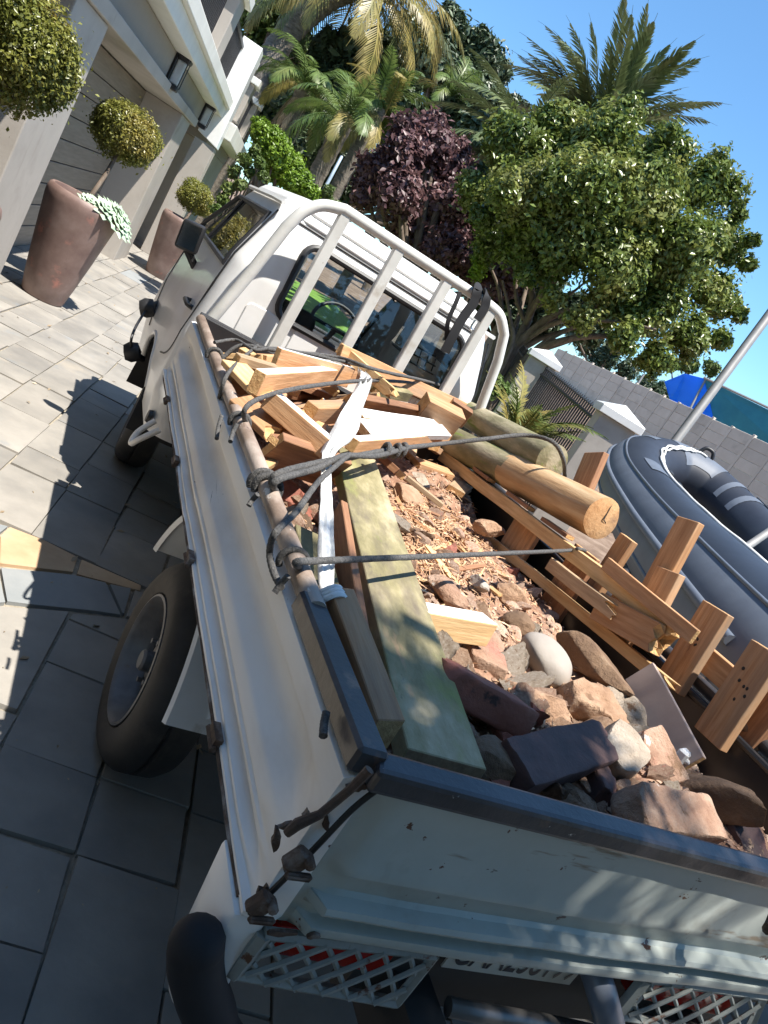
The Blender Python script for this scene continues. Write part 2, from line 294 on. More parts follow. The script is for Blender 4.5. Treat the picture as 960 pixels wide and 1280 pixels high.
M['succ'] = mat('pale_green_succulent', [(.3, (.25, .36, .24)), (.7, (.46, .54, .40))], scale=6, rough=.5, var=.2)
M['lawn'] = mat('mown_lawn', [(.3, (.10, .20, .025)), (.7, (.17, .30, .045))], scale=3, rough=.9, bump=.5, bscale=60)
M['ground'] = mat('mulch_ground', [(.3, (.10, .062, .04)), (.5, (.17, .115, .08)), (.7, (.26, .19, .14))], scale=3, detail=9, rough=1, bump=.6, bscale=20)
M['wallpanel'] = mat('concrete_wall_panel', [(.3, (.58, .505, .42)), (.7, (.66, .58, .495))], scale=2, rough=.9, bump=.15, bscale=20, var=.09, spots=[((.42, .37, .31), 1.1, .55, .2)])
M['sail'] = mat('bright_blue_shade_cloth', [(.3, (.015, .24, .82)), (.7, (.03, .30, .90))], scale=2, rough=.7, trans=.4)
M['net'] = mat('teal_net_cloth', [(.3, (.025, .22, .33)), (.7, (.04, .28, .39))], scale=2, rough=.7, trans=.3)
M['post'] = mat('grey_galvanised_post', [(.3, (.20, .195, .185)), (.7, (.28, .27, .26))], scale=5, stretch=(2, 2, .5), rough=.55, metal=.2)
M['tubeblue'] = mat('navy_boat_tube', [(.3, (.012, .015, .025)), (.7, (.02, .025, .038))], scale=4, rough=.55, bump=.06, bscale=10)
M['tubegrey'] = mat('grey_boat_tube', [(.3, (.085, .10, .13)), (.7, (.12, .14, .175))], scale=4, rough=.58, bump=.06, bscale=10)
M['hull'] = flat('grey_boat_hull', (.105, .12, .15), .45)
M['pinkpaint'] = mat('faded_pink_paint', [(.3, (.36, .27, .23)), (.7, (.46, .36, .31))], scale=5, rough=.6, bump=.1)
M['shadeliner'] = flat('shade_dark_bed_liner', (.014, .014, .016), .35)  # black stands in for deep shade inside the right panel
M['whiterope'] = flat('white_grab_rope', (.6, .6, .58), .8)
# ------------------------------------------------------------------ ground and terrain
def hgt(x, y):
    a = .08*max(0, x-2.4); b = .045*max(0, y-10)*min(1, max(0, (x-.5)/3)); return min(3.2, a+b)
def grid(name, xs, ys, fn, m, kind='structure'):
    V = [(x, y, fn(x, y)) for y in ys for x in xs]; n = len(xs); F = [(j*n+i, j*n+i+1, (j+1)*n+i+1, (j+1)*n+i) for j in range(len(ys)-1) for i in range(n-1)]
    me = bpy.data.meshes.new(name); me.from_pydata(V, [], F); me.materials.append(m); smooth(me, 60)
    o = bpy.data.objects.new(name, me); COL.objects.link(o); return tag(o, kind=kind)
def axis(): return [-900, -300, -120, -60, -30, -20]+[i*1.0 for i in range(-15, 46)]+[55, 70, 100, 160, 300, 900]
grid('ground', axis(), axis(), lambda x, y: hgt(x, y)-.05+(.02*noise.noise((x*.4, y*.4, 0)) if x > 3 else 0), M['ground'])
grid('lawn', [1.6+i*.5 for i in range(8)], [8.5+i*.9 for i in range(15)], lambda x, y: hgt(x, y)-.02, M['lawn'])
# house frame: s along the facade, off in front of it, z up
_o = Z(156, 322, 0); _d = ray(342, 275); Hd = Vector((_d[0], _d[1], 0)).normalized(); Nd = Vector((Hd.y, -Hd.x, 0)); HA = -math.atan2(Hd.x, Hd.y)
def HF(s, off, z): return _o+Hd*s+Nd*off+Vector((0, 0, z))
def toS(p): d = Vector(p)-_o; return d.dot(Hd), d.dot(Nd)
def proj(p):
    d = np.array(p)-CP; z = d @ _f; return 480+FPX*(d @ _r)/z, 640-FPX*(d @ _u)/z, z
# paving: one mortar bed, each slab in view a part of its own
pv = MB(); pv.add([HF(-16, -1.2, -.014), HF(-16, 9.5, -.014), HF(10, 6.2, -.014), HF(10, -1.2, -.014)], [(0, 1, 2, 3)])
paving = tag(pv.build('paving', M['joint'], origin=(0, 0, -.014)), kind='structure')
l1 = [toS(Z(*q, 0)) for q in ((12, 657), (180, 733))]; l2 = [toS(Z(*q, 0)) for q in ((8, 757), (155, 772))]
def band(l, n): (s0, n0), (s1, n1) = l; return s0+(s1-s0)*(n-n0)/(n1-n0)
def slab(q, m, z=0., parent=paving, name='paving_slab', g=.006):
    c = sum((Vector(p) for p in q), Vector())/len(q); zz = z+random.uniform(-.003, .004); tl = Vector((random.uniform(-.006, .006), random.uniform(-.006, .006), 0))
    top = []
    for p in q:
        d = Vector(p)-c; k = max(0, 1-g*1.4/max(d.length, .01)); pp = c+d*k+Vector((random.uniform(-.007, .007), random.uniform(-.007, .007), 0)); top.append(Vector((pp.x, pp.y, zz+d.dot(tl))))
    bot = [Vector((c.x+(p.x-c.x)*1.012, c.y+(p.y-c.y)*1.012, -.03)) for p in top]; n = len(q)
    b = MB(); b.add(bot+top, [tuple(range(n, 2*n))]+[(i, (i+1) % n, n+(i+1) % n, n+i) for i in range(n)])
    return b, c
rest = MB(); nvis = 0
for k in range(-16, 10):
    na, nb = 2.31-.295*k-.295, 2.31-.295*k; far = random.uniform(0, .5)
    for lo, hi in ((-12.6, 'b'), ('t', 9)):
        s = lo if lo != 't' else None; first = lo == 't'
        while True:
            nm = (na+nb)/2
            if lo == 't' and s is None: s = band(l1, nm)
            e = s+random.choice([.3, .3, .45, .45, .6, .6])*(1 if s < -6 else 1.3)+(far if first and lo != 't' else 0)
            lim = band(l2, nm) if hi == 'b' else hi
            if e > lim-.12: e = lim
            q = [(s, na), (s, nb), (e, nb), (e, na)]
            if hi == 'b' and e == lim: q[2] = (band(l2, nb), nb); q[3] = (band(l2, na), na)
            if lo == 't' and first: q[0] = (band(l1, na), na); q[1] = (band(l1, nb), nb)
            first = False
            P = [HF(a, b_, 0) for a, b_ in q]; x, y, dz = proj(sum(P, Vector())/4)
            vis = dz > 0 and -25 < x < (330 if y < 420 else 262 if y < 1000 else 330) and -10 < y < 1310
            b, c = slab(P, None)
            if vis and nvis < 296 and nb > -.2:
                o = b.build('paving_slab', M['tile'] if random.random() > .02 else M['tilegr'], paving, fixn=False); nvis += 1
            elif nb > -.6 and not vis: rest.add(b.v, b.f)
            elif vis: rest.add(b.v, b.f)
            s = e
            if e >= lim-1e-6: break
tag(rest.build('paving_slabs_further_off', M['tile'], paving, fixn=False), kind='stuff')
for q, m in (([(0, 670), (12, 658), (57, 675), (100, 696), (92, 715), (0, 705)], 'tileor'), ([(-60, 640), (11, 657), (-1, 670), (-60, 690)], 'tilegr'), ([(102, 698), (180, 733), (178, 740), (94, 717)], 'tileor'), ([(-1, 708), (92, 718), (135, 728), (153, 768), (120, 765), (40, 756), (8, 754)], 'tilegr'),
             ([(137, 729), (165, 736), (157, 770), (154, 768)], 'tilegr'), ([(167, 737), (250, 765), (240, 782), (158, 772)], 'tile'), ([(-60, 700), (-2, 708), (7, 755), (-60, 760)], 'tilegr'), ([(182, 735), (270, 772), (262, 776), (181, 741)], 'tile'), ([(-60, 690), (-2, 671), (-2, 706), (-60, 698)], 'tileor')):
    b, c = slab([Z(*p, 0) for p in q], None, g=.005); b.build('broken_paving_stone', M[m], paving, fixn=False)
# ------------------------------------------------------------------ house with garage
house = empty('house', HF(-4, -2, 0), 'taupe plastered house with open-fronted garage bays and cream eaves on the left', 'house')
def hbox(b, s0, s1, o0, o1, z0, z1, mi=0):
    return b.hexa([HF(s0, o0, z0), HF(s0, o1, z0), HF(s1, o1, z0), HF(s1, o0, z0), HF(s0, o0, z1), HF(s0, o1, z1), HF(s1, o1, z1), HF(s1, o0, z1)], mi)
def hpart(name, m, *bs, bev=.01, parent=None):
    b = MB()
    for q in bs: hbox(b, *q)
    return b.build(name, m, parent or house, bev=bev)
for s0, s1 in ((-11.8, -10.9), (-6.92, -6.0), (-.9, .12)):
    hpart('pillar', M['plaster'], (s0, s1, -.62, 0, -.05, 2.24))
hpart('lintel', M['plaster'], (-14, .55, -.62, .035, 2.242, 2.36))
hpart('upper_wall', M['plastershade'], (-14, 2.6, -.8, -.06, 2.362, 2.68))
hpart('garage_wall', M['plastershade'], (-14, -10.9, -1.0, -.625, 0, 2.24), (-14, .1, -5, -4.8, 0, 2.24), (.124, .5, -5, -.2, 0, 2.24))
for s0, s1 in ((-10.9, -6.92), (-6.0, -.9)):
    dr = hpart('garage_door', M['recess'], (s0, s1, -.60, -.57, 0, 2.238))
    n = 9
    for k in range(n): hpart('door_board', M['doorpanel'], (s0+.01, s1-.01, -.565, -.53, 2.23*k/n+.004, 2.23*(k+1)/n-.006), bev=.004, parent=dr)
ev = hpart('eave', M['trim'], (-14, 2.45, -.9, .16, 2.684, 2.86)); hpart('eave_cap', M['trim'], (-14, 2.5, -.9, .22, 2.862, 3.02))
# balcony piers above the eave, dark railings between
for i, s in enumerate((-4.6, -1.0, 3.3, 6.0, 9.2)):
    p = hpart('pier', M['plaster'], (s-.32, s+.32, -.45, .10, 3.022, 3.86)); hpart('pier_cap', M['trim'], (s-.4, s+.4, -.53, .18, 3.862, 4.0), parent=p)
for s0, s1 in ((-14, -4.92), (-4.28, -1.32), (-.68, 2.98), (3.62, 5.68), (6.32, 8.88)):
    r = hpart('balcony_railing', M['iron'], (s0, s1, -.07, -.02, 3.80, 3.85), (s0, s1, -.07, -.02, 3.07, 3.11), bev=0)
    b = MB(); n = int((s1-s0)/.115)
    pr = None
    for k in range(min(n, 30)):
        s = s1-(k+.5)*.115
        if pr is None: pr = hpart('bar', M['iron'], (s-.011, s+.011, -.055, -.035, 3.11, 3.8), bev=0, parent=r); s_0 = s
        else: c = pr.copy(); COL.objects.link(c); c.location = pr.location+Vector(Hd*(s-s_0))
hpart('upper_storey_wall', M['recess'], (-14, 9, -3.2, -3.0, 2.9, 5.6)); hpart('upper_storey_roof', M['trim'], (-14, 9.4, -4.5, -2.2, 5.6, 5.8))
# white buttress at the end of the eave and the lower wing beyond
b = MB(); b.hexa([HF(2.02, -.1, 2.3), HF(2.02, .30, 2.2), HF(2.5, .30, 2.2), HF(2.5, -.1, 2.3), HF(2.1, -.1, 4.0), HF(2.1, .26, 4.0), HF(2.65, .26, 4.0), HF(2.65, -.1, 4.0)])
b.build('white_buttress', M['white'], house, bev=.01)
hpart('buttress_pillar', M['plaster'], (2.05, 2.5, -.1, .28, 0, 2.19))
hpart('wing_wall', M['plaster'], (3.2, 4.0, -.6, 0, 0, 2.2), (5.6, 8.6, -.6, 0, 0, 2.2), (4.0, 5.6, -.6, 0, 1.95, 2.2), (.9, 8.6, -3.4, -2.6, 0, 2.68))
hpart('wing_door', M['recess'], (4.0, 5.6, -.5, -.4, 0, 1.95)); hpart('wing_eave', M['trim'], (2.7, 9, -.8, .4, 2.45, 2.75)); hpart('wing_fascia', M['plastershade'], (2.9, 8.6, -.6, .02, 2.2, 2.45))
gt = hpart('wooden_side_gate', M['pinedark'], (.55, 3.2, -.7, -.66, .0, .08), (.55, 3.2, -.7, -.66, 1.75, 1.85), bev=.004)
for k in range(12): hpart('gate_board', M['pinedark'], (.56+k*.22, .56+k*.22+.15, -.658, -.63, .03, 1.9), bev=.004, parent=gt)
def wall_lamp(s, z, label):
    t = empty('wall_lamp', HF(s, -.05, z), label, 'wall lamp', 'black wall lamps under the eave')
    hpart('bracket', M['iron'], (s-.07, s+.07, -.058, -.03, z-.17, z+.2), bev=.006, parent=t)
    hpart('lamp_cap', M['iron'], (s-.10, s+.10, -.03, .12, z+.14, z+.2), bev=.02, parent=t)
    hpart('lamp_foot', M['iron'], (s-.08, s+.08, -.03, .10, z-.19, z-.13), bev=.015, parent=t)
    hpart('lamp_shade', M['lampglass'], (s-.065, s+.065, -.02, .085, z-.13, z+.14), bev=.02, parent=t)
    b = MB()
    for a, c in ((-.08, .1), (.08, .1), (-.08, -.03), (.08, -.03)): b.tube([HF(s+a, c, z-.14), HF(s+a, c, z+.15)], .007, 6)
    b.build('cage', M['iron'], t)
wall_lamp(-2.75, 2.5, 'black wall lamp above the middle of the garage opening'); wall_lamp(1.2, 2.5, 'black wall lamp beside the white buttress at the eave end')
# ------------------------------------------------------------------ pickup truck
truck = empty('pickup_truck', (0, 1.32, 0), 'old white forward-cab pickup truck with dropside bed loaded with rubble and timber', 'pickup truck')
def lerp(T, z):
    for (a, p), (b, q) in zip(T, T[1:]):
        if z <= b: return p+(q-p)*max(0, (z-a))/(b-a)
    return T[-1][1]
CW = [(.45, .74), (.7, .785), (1.0, .79), (1.3, .765), (1.45, .745), (1.72, .655), (1.8, .62)]
CB = [(.4, 2.93), (1.42, 2.93), (1.6, 2.955), (1.72, 2.985), (1.80, 3.03)]
CF = [(.4, 4.90), (.8, 4.93), (1.0, 4.89), (1.12, 4.80), (1.72, 4.25), (1.80, 4.15)]
WY, WZ, WR = 3.84, .33, .45
def outline(z):
    w, yb, yf = lerp(CW, z), lerp(CB, z), lerp(CF, z); out = []
    rb, rf = .11, .22
    def seg(p, q, n): return [(p[0]+(q[0]-p[0])*k/n, p[1]+(q[1]-p[1])*k/n) for k in range(n)]
    def arc(cx, cy, r, a0, a1, n): return [(cx+r*math.cos(rad(a0+(a1-a0)*k/n)), cy+r*math.sin(rad(a0+(a1-a0)*k/n))) for k in range(n)]
    out += seg((w-rb, yb), (-w+rb, yb), 44)+arc(-w+rb, yb+rb, rb, 270, 180, 8)+seg((-w, yb+rb), (-w, yf-rf), 78)+arc(-w+rf, yf-rf, rf, 180, 90, 10)
    out += seg((-w+rf, yf), (w-rf, yf), 30)+arc(w-rf, yf-rf, rf, 90, 0, 10)+seg((w, yf-rf), (w, yb+rb), 78)+arc(w-rb, yb+rb, rb, 0, -90, 8)
    return out
SW = [(3.05, 1.385), (3.09, 1.685), (4.18, 1.685), (4.52, 1.385)]     # side window corners (y, z)
def inpoly(p, P):
    c = False
    for i in range(len(P)):
        a, b = P[i], P[i-1]
        if (a[1] > p[1]) != (b[1] > p[1]) and p[0] < (b[0]-a[0])*(p[1]-a[1])/(b[1]-a[1])+a[0]: c = not c
    return c
RWIN = [(p[0], p[1]) for p in rrect(.98, .37, .07, c=(.02, 1.485))]
FWIN = [(-.60, 1.18), (.60, 1.18), (.54, 1.67), (-.54, 1.67)]
zs = [.5+.022*i for i in range(59)]+[1.79]
ol = [outline(z) for z in zs]; n = len(ol[0])
b = MB(); V = [(p[0], p[1]-(.012 if False else 0), z) for o, z in zip(ol, zs) for p in o]; F = []
for i in range(len(zs)-1):
    for k in range(n):
        q = (i*n+k, i*n+(k+1) % n, (i+1)*n+(k+1) % n, (i+1)*n+k); c = sum((Vector(V[j]) for j in q), Vector())/4
        side = abs(c.x) > lerp(CW, c.z)-.02 and 3.02 < c.y < lerp(CF, c.z)-.1
        back = c.y < lerp(CB, c.z)+.02; front = c.y > lerp(CF, c.z)-.02
        if back and inpoly((c.x, c.z), RWIN): continue
        if front and inpoly((c.x, c.z), FWIN): continue
        if side and inpoly((c.y, c.z), SW): continue
        if abs(c.x) > .6 and (c.y-WY)**2+(c.z-WZ)**2 < WR**2: continue
        if c.z < .62 and 3.3 > c.y > 2.9 and abs(c.x) < .55: continue
        F.append(q)
b.add(V, F)
top = ol[-1]; cx, cy = 0, sum(p[1] for p in top)/n; prev = list(range((len(zs)-1)*n, len(zs)*n)); V2 = []; F2 = []
rings = [(1-.015*0, 1.79)]+[(math.cos(rad(a))*.5+.5, 1.79+.07*math.sin(rad(a))) for a in (20, 40, 60, 80)]+[(.4, 1.864), (.15, 1.868)]
for s_, z in rings: V2 += [(p[0]*s_, cy+(p[1]-cy)*s_, z) for p in top]
F2 = [(i*n+k, i*n+(k+1) % n, (i+1)*n+(k+1) % n, (i+1)*n+k) for i in range(len(rings)-1) for k in range(n)]+[tuple((len(rings)-1)*n+k for k in range(n))]
body = b.build('cab_body', M['white'], truck, sm=35)
b = MB(); b.add(V2, F2); b.build('roof', M['white'], body, sm=50)
def pane(name, pts, m, parent): b = MB(); b.add(pts, [tuple(range(len(pts)))]); return b.build(name, m, parent, fixn=False)
for P, fn, nm, gm in ((RWIN, lambda a, c: Vector((a, lerp(CB, c)+.006, c)), 'rear_window', 'glass'), (FWIN, lambda a, c: Vector((a, lerp(CF, c)-.006, c)), 'windscreen', 'glass')):
    w_ = pane(nm, [fn(*p) for p in P], M[gm], truck)
    b = MB(); b.tube([fn(a, c)+Vector((0, -.008 if nm[0] == 'r' else .008, 0)) for a, c in (P if nm[0] == 'r' else [(p[0]*t+q[0]*(1-t), p[1]*t+q[1]*(1-t)) for p, q in zip(P[-1:]+P[:-1], P) for t in (1, .75, .5, .25)])], .017, 8, closed=True); b.build('window_seal', M['dark'], w_, sm=40)
for sgn in (-1, 1):
    fn = lambda a, c, d=0: Vector((sgn*(lerp(CW, c)-.006+d), a, c))
    w_ = pane('side_window', [fn(*p) for p in SW], M['glassd'], truck)
    E = [(p[0]*t+q[0]*(1-t), p[1]*t+q[1]*(1-t)) for p, q in zip(SW[-1:]+SW[:-1], SW) for t in (1, .8, .6, .4, .2)]
    b = MB(); b.tube([fn(a, c, .007) for a, c in E], .014, 8, closed=True); b.tube([fn(4.0, 1.39, .006), fn(3.98, 1.685, .006)], .009, 6); b.build('window_seal', M['dark'], w_, sm=40)
    # door seam, handle, arch lip
    d = MB()
    seam = [(3.02, 1.72), (3.0, 1.40), (3.02, 1.2), (3.06, 1.0), (3.10, .90), (3.2, .84), (3.36, .80)]
    d.tube([fn(a, c, .007) for a, c in spline([(*p, 0) for p in seam], 4) for a, c in [(a, c)]] if False else [fn(p.x, p.y, .006) for p in spline([(a, c, 0) for a, c in seam], 5)], .005, 6)
    d.build('door_seam', M['dark'], truck); d = MB()
    d.tube([fn(p.x, p.y, .006) for p in spline([(4.32, .72, 0), (4.5, .85, 0), (4.55, 1.1, 0), (4.5, 1.36, 0)], 5)], .005, 6); dr = d.build('door_seam', M['dark'], truck)
    h = MB(); h.tube([fn(3.12, 1.115, .004), fn(3.14, 1.118, .032), fn(3.26, 1.12, .036), fn(3.29, 1.12, .004)], .013, 8); h.build('door_handle', M['dark'], truck, sm=50)
    h = MB(); h.tube([fn(WY+WR*math.cos(rad(t)), WZ+WR*math.sin(rad(t)), -.002) for t in range(28, 154, 6)], .016, 8); h.build('arch_lip', M['white'], truck, sm=50)
    h = MB(); h.tube([fn(3.0, 1.76, .02), fn(3.3, 1.765, .022), fn(4.1, 1.762, .022)], .012, 6); h.build('rain_gutter', M['white'], truck, sm=50)
    h = MB(); h.extr([(WR*math.cos(rad(t)), WR*math.sin(rad(t))) for t in range(0, 181, 10)], lambda p, t: Vector((sgn*t, WY+p[0]*.99, WZ+p[1]*.99)), .35, .765, closed=False, cap=False); h.build('wheel_well', M['darkmetal'], truck)
    h = MB(); h.tube(spline([(sgn*.74, 2.84, .60), (sgn*.79, 2.82, .52), (sgn*.80, 2.78, .47), (sgn*.78, 2.74, .52), (sgn*.72, 2.74, .60)], 5), .014, 8); h.build('step_loop', M['white'], truck, sm=50)
    h = MB(); h.lathe([(0, .02), (.03, .018), (.036, 0)], (sgn*.745, 2.97, .57), 14, Matrix.Rotation(rad(90*sgn), 3, 'Y')); h.build('rubber_plug', M['dark'], truck, sm=50)
b = MB()
for z, r, dd in ((1.742, .013, .012), (1.79, .010, .012)): b.tube([(x, lerp(CB, z)-dd*.3+(.02 if abs(x) > .5 else 0), z) for x in (-.56, -.5, -.2, .2, .5, .56)], r, 8)
b.build('roof_gutter', M['white'], truck, sm=50)
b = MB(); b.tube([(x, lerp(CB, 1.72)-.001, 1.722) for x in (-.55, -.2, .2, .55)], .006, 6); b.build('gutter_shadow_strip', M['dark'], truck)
b = MB()
for x0, x1, z0, z1 in ((-.6, -.42, 1.0, 1.3), (-.34, .34, 1.0, 1.3), (.42, .6, 1.0, 1.3)): b.extr([(p[0], p[1]) for p in rrect(x1-x0, z1-z0, .03, c=((x0+x1)/2, (z0+z1)/2))], lambda p, t: Vector((p[0], 2.931-t, p[1])), 0, .008)
b.build('pressed_back_panel', M['white'], truck, bev=.004)
b = MB(); b.box((0, 3.9, .78), (1.48, 1.9, .05)); b.box((0, 4.72, 1.0), (1.4, .34, .34)); b.box((0, 4.4, .42), (.9, 1.0, .3)); b.build('cab_floor_and_dashboard', M['seat'], truck, bev=.03)
for x, w_ in ((-.36, .5), (.16, .3), (.46, .34)):
    b = MB(); b.box((x, 3.2, 1.08 if x < 0 else 1.0), (w_*.7, .14, .58 if x < 0 else .4)); b.box((x, 3.45, .9), (w_, .5, .16)); st = b.build('seat', M['seat'], truck, bev=.05, sm=50)
    if w_ > .33 and w_ < .4: h = MB(); h.box((x, 3.17, 1.47), (.26, .09, .17)); h.build('headrest', M['seat'], st, bev=.035, sm=50)
b = MB(); c0 = Vector((.30, 4.35, 1.27)); t1, t2 = Vector((1, 0, 0)), Vector((0, .55, .83))
b.tube([c0+.19*(math.cos(a)*t1+math.sin(a)*t2) for a in [2*math.pi*k/28 for k in range(28)]], .014, 8, closed=True); b.tube([c0, c0+Vector((0, .25, -.3))], .02, 8); b.tube([c0-.19*t1, c0+.19*t1], .014, 6); b.build('steering_wheel', M['dark'], truck, sm=50)
b = MB()
for k in range(4): b.tube([AT(512+k*9, 452-k*1.0+k*5, y=3.06), AT(519+k*9, 431+k*5, y=3.06)], .004, 5)
for k in range(3): b.tube([AT(512+k*3.3, 452-k*10, y=3.06), AT(541+k*3.3, 468-k*10, y=3.06)], .004, 5)
b.build('wire_basket', M['iron'], truck)
b = MB(); b.box((.44, 3.09, 1.43), (.30, .03, .16), Matrix.Rotation(rad(12), 3, 'Y')); b.build('pale_cloth', M['paintwood'], truck, bev=.012)
# mirror bracket at the cab front: two knobs and a bent rod; the mirror
ma, mb_ = AT(184, 385, x=-.84), AT(165, 440, x=-.84)
for c, e in ((ma, AT(200, 379, x=-.77)), (mb_, AT(178, 449, x=-.76))): b = MB(); b.lathe([(0, -.05), (.045, -.045), (.062, -.01), (.055, .04), (0, .055)], c, 14, e and Matrix.Rotation(rad(60), 3, 'Y')); b.tube([c, e], .022, 8); b.build('bracket_knob', M['dark'], truck, sm=50)
b = MB(); b.tube(spline([ma, AT(170, 408, x=-.88), AT(164, 425, x=-.88), mb_], 6), .008, 6); b.build('bracket_rod', M['dark'], truck)
mc = AT(238, 296, x=-.86); ux = Vector((.93, -.3, .12)).normalized(); uz = Vector((-.08, 0, 1)).normalized(); uy = uz.cross(ux).normalized(); MM = Matrix((ux, uy, uz)).transposed()
b = MB(); b.box(mc, (.13, .05, .165), MM); b.tube([mc+uz*-.06, mc+Vector((.09, .03, -.13)), mc+Vector((.18, .0, -.14))], .02, 8); mr = b.build('side_mirror', M['dark'], truck, bev=.02, sm=40)
b = MB(); b.box(mc-uy*.0265, (.10, .004, .135), MM); b.build('mirror_glass', flat('mirror_glass', (.35, .36, .36), .08, 1), mr)
# wheels
def wheel(xo, y, z, R=.33, w=.19, sgn=-1, turn=0):
    Mx = Matrix.Rotation(rad(turn), 3, 'Z') @ Matrix.Rotation(rad(90*sgn), 3, 'Y'); c = (xo, y, z)   # local +Z = outwards
    e = empty_child('wheel', truck, c)
    b = MB(); pr = [(.205, -.012), (.215, .0), (.25, .008), (.285, .004), (.305, -.008), (.318, -.022), (R, -.045), (R+.002, -.075), (R-.006, -.08), (R-.006, -.088), (R+.002, -.093), (R+.002, -w+.093), (R, -w+.045), (.31, -w+.01), (.25, -w), (.205, -w+.01)]
    b.lathe(pr, c, 64, Mx)
    b.build('tyre', M['rubber'], e, sm=35)
    b = MB(); b.lathe([(.206, -.012), (.208, .002), (.200, .004), (.190, -.012), (.182, -.045), (.170, -.06), (.166, -.085)], c, 64, Mx)
    V = []; F = []; rr = [.166, .158, .15, .14, .13, .118, .105, .09, .075, .06, .045, .03]; zz = [-.085, -.083, -.08, -.078, -.078, -.08, -.083, -.075, -.06, -.055, -.05, -.048]; na = 72
    for r_, z_ in zip(rr, zz): V += [Vector(c)+Mx @ Vector((r_*math.cos(2*math.pi*k/na), r_*math.sin(2*math.pi*k/na), z_)) for k in range(na)]
    for i in range(len(rr)-1):
        for k in range(na):
            ph = (k % 9)-4
            if 2 <= i <= 6 and abs(ph) <= (6-i)*.72+.3: continue
            F.append((i*na+k, i*na+(k+1) % na, (i+1)*na+(k+1) % na, (i+1)*na+k))
    b.add(V, F)
    for k in range(6): a = math.pi/3*k; b.lathe([(.009, -.055), (.009, -.035), (0, -.034)], Vector(c)+Mx @ Vector((.072*math.cos(a), .072*math.sin(a), 0)), 6, Mx)
    b.lathe([(.034, -.05), (.034, -.02), (.028, -.012), (0, -.012)], c, 16, Mx)
    b.build('rim', M['rim'], e, sm=35)
    b = MB(); b.lathe([(.19, -.16), (.19, -.13), (0, -.13)], c, 32, Mx); b.build('brake_drum', M['dark'], e)
def empty_child(name, parent, loc):
    o = bpy.data.objects.new(name, None); COL.objects.link(o); o.parent = parent; o.location = Vector(loc)-parent.location; return o
for sgn in (-1, 1):
    wheel(sgn*.725, 1.32, .33, sgn=sgn); wheel(sgn*.70, WY, .33, sgn=sgn, turn=-6)
    # mudguard: one curved plate over the tyre, its ends showing below the bed
    b = MB(); pr = ((.462, .715), (.474, .728), (.486, .72), (.486, .53), (.476, .53), (.474, .712))
    b.extr(pr, lambda p, t: Vector((sgn*p[1], 1.32-p[0]*math.cos(rad(t)), .35+p[0]*math.sin(rad(t)))), 15, 164, steps=26)
    b.tube([(sgn*.62, 1.32-.49*math.cos(rad(t)), .35+.49*math.sin(rad(t))) for t in range(20, 60, 8)], .006, 6)
    b.build('mudguard', M['white'], truck, sm=40)
b = MB()
for x in (-.38, .38): b.box2((x-.04, -.02, .55), (x+.04, 4.9, .68))
for y in (.1, .9, 1.7, 2.5): b.box2((-.7, y-.03, .72), (.7, y+.03, .845))
b.tube([(-.6, 1.32, .33), (.6, 1.32, .33)], .05, 10); b.tube([(-.6, WY, .33), (.6, WY, .33)], .04, 10); b.lathe([(.12, -.12), (.15, 0), (.12, .12)], (0, 1.32, .33), 16, Matrix.Rotation(rad(90), 3, 'Y')); b.box2((-.36, 2.0, .45), (-.1, 2.7, .7)); b.box2((-.45, 3.3, .45), (.45, 4.6, .8))
b.build('chassis', M['darkmetal'], truck)
# load bed
b = MB(); b.box2((-.77, .04, .855), (.77, 2.76, .885)); b.build('bed_floor', M['rust'], truck)
PRO = [(-.800, 1.118), (-.812, 1.112), (-.812, 1.075), (-.808, 1.066), (-.788, 1.05), (-.780, 1.035), (-.780, 1.005), (-.788, .988), (-.812, .970), (-.816, .960), (-.816, .932), (-.811, .928), (-.811, .922), (-.816, .918), (-.812, .905), (-.790, .898), (-.790, .886), (-.814, .879), (-.82, .876), (-.82, .870), (-.816, .867), (-.816, .863), (-.826, .860), (-.826, .853), (-.815, .85), (-.77, .85), (-.765, .86), (-.765, 1.118)]
def PF(p, t, sgn=1):
    # the outer beads round off towards the panel's ends
    e = min(t-.0, 2.76-t); k = 1 if e > .16 else max(0, (e-.03)/.13); x = p[0]
    if p[0] < -.77: x = -.812*(1-k)+p[0]*k if .86 < p[1] < 1.1 else p[0]
    x += (.0035*noise.noise((t*2.6, p[1]*9, 0))+.0018*noise.noise((t*8, p[1]*14, 4))) if p[0] < -.77 else 0
    return Vector((sgn*x, t, p[1]+.004*math.sin(t*3.1)*(1 if p[1] < 1 else .4)))
for sgn, nm in ((1, 'side_panel'), (-1, 'side_panel')):
    b = MB(); yy = [0, .03, .07, .11, .16]+[.24+.08*i for i in range(29)]+[2.55, 2.6, 2.64, 2.69, 2.73, 2.76]; V = [PF(p, t, sgn) for t in yy for p in PRO]; m_ = len(PRO)
    b.add(V, [(k*m_+i, k*m_+(i+1) % m_, (k+1)*m_+(i+1) % m_, (k+1)*m_+i) for k in range(len(yy)-1) for i in range(m_)]+[tuple(range(m_)), tuple((len(yy)-1)*m_+i for i in range(m_))])
    b.build(nm, M['bedwhite'], truck, sm=38)
    b = MB(); pts = [(sgn*-.787, y, 1.146+.004*math.sin(y*2.3)) for y in [.36+.16*i for i in range(15)]+[2.72]]; b.tube(pts, .0215, 14); b.build('side_rail', M['rail'] if sgn > 0 else M['black'], truck, sm=50)
    b = MB(); b.box2((sgn*-.815, .0, 1.121), (sgn*-.765, .40, 1.163)); b.build('rail_end_angle', M['black'], truck, bev=.006)
    for y in (.35, 1.0, 1.65, 2.3): b = MB(); b.box((sgn*-.83, y, .862), (.016, .05, .02)); b.tube([(sgn*-.835, y-.03, .853), (sgn*-.835, y+.03, .853)], .007, 6); b.build('panel_hinge', M['rust'], truck)
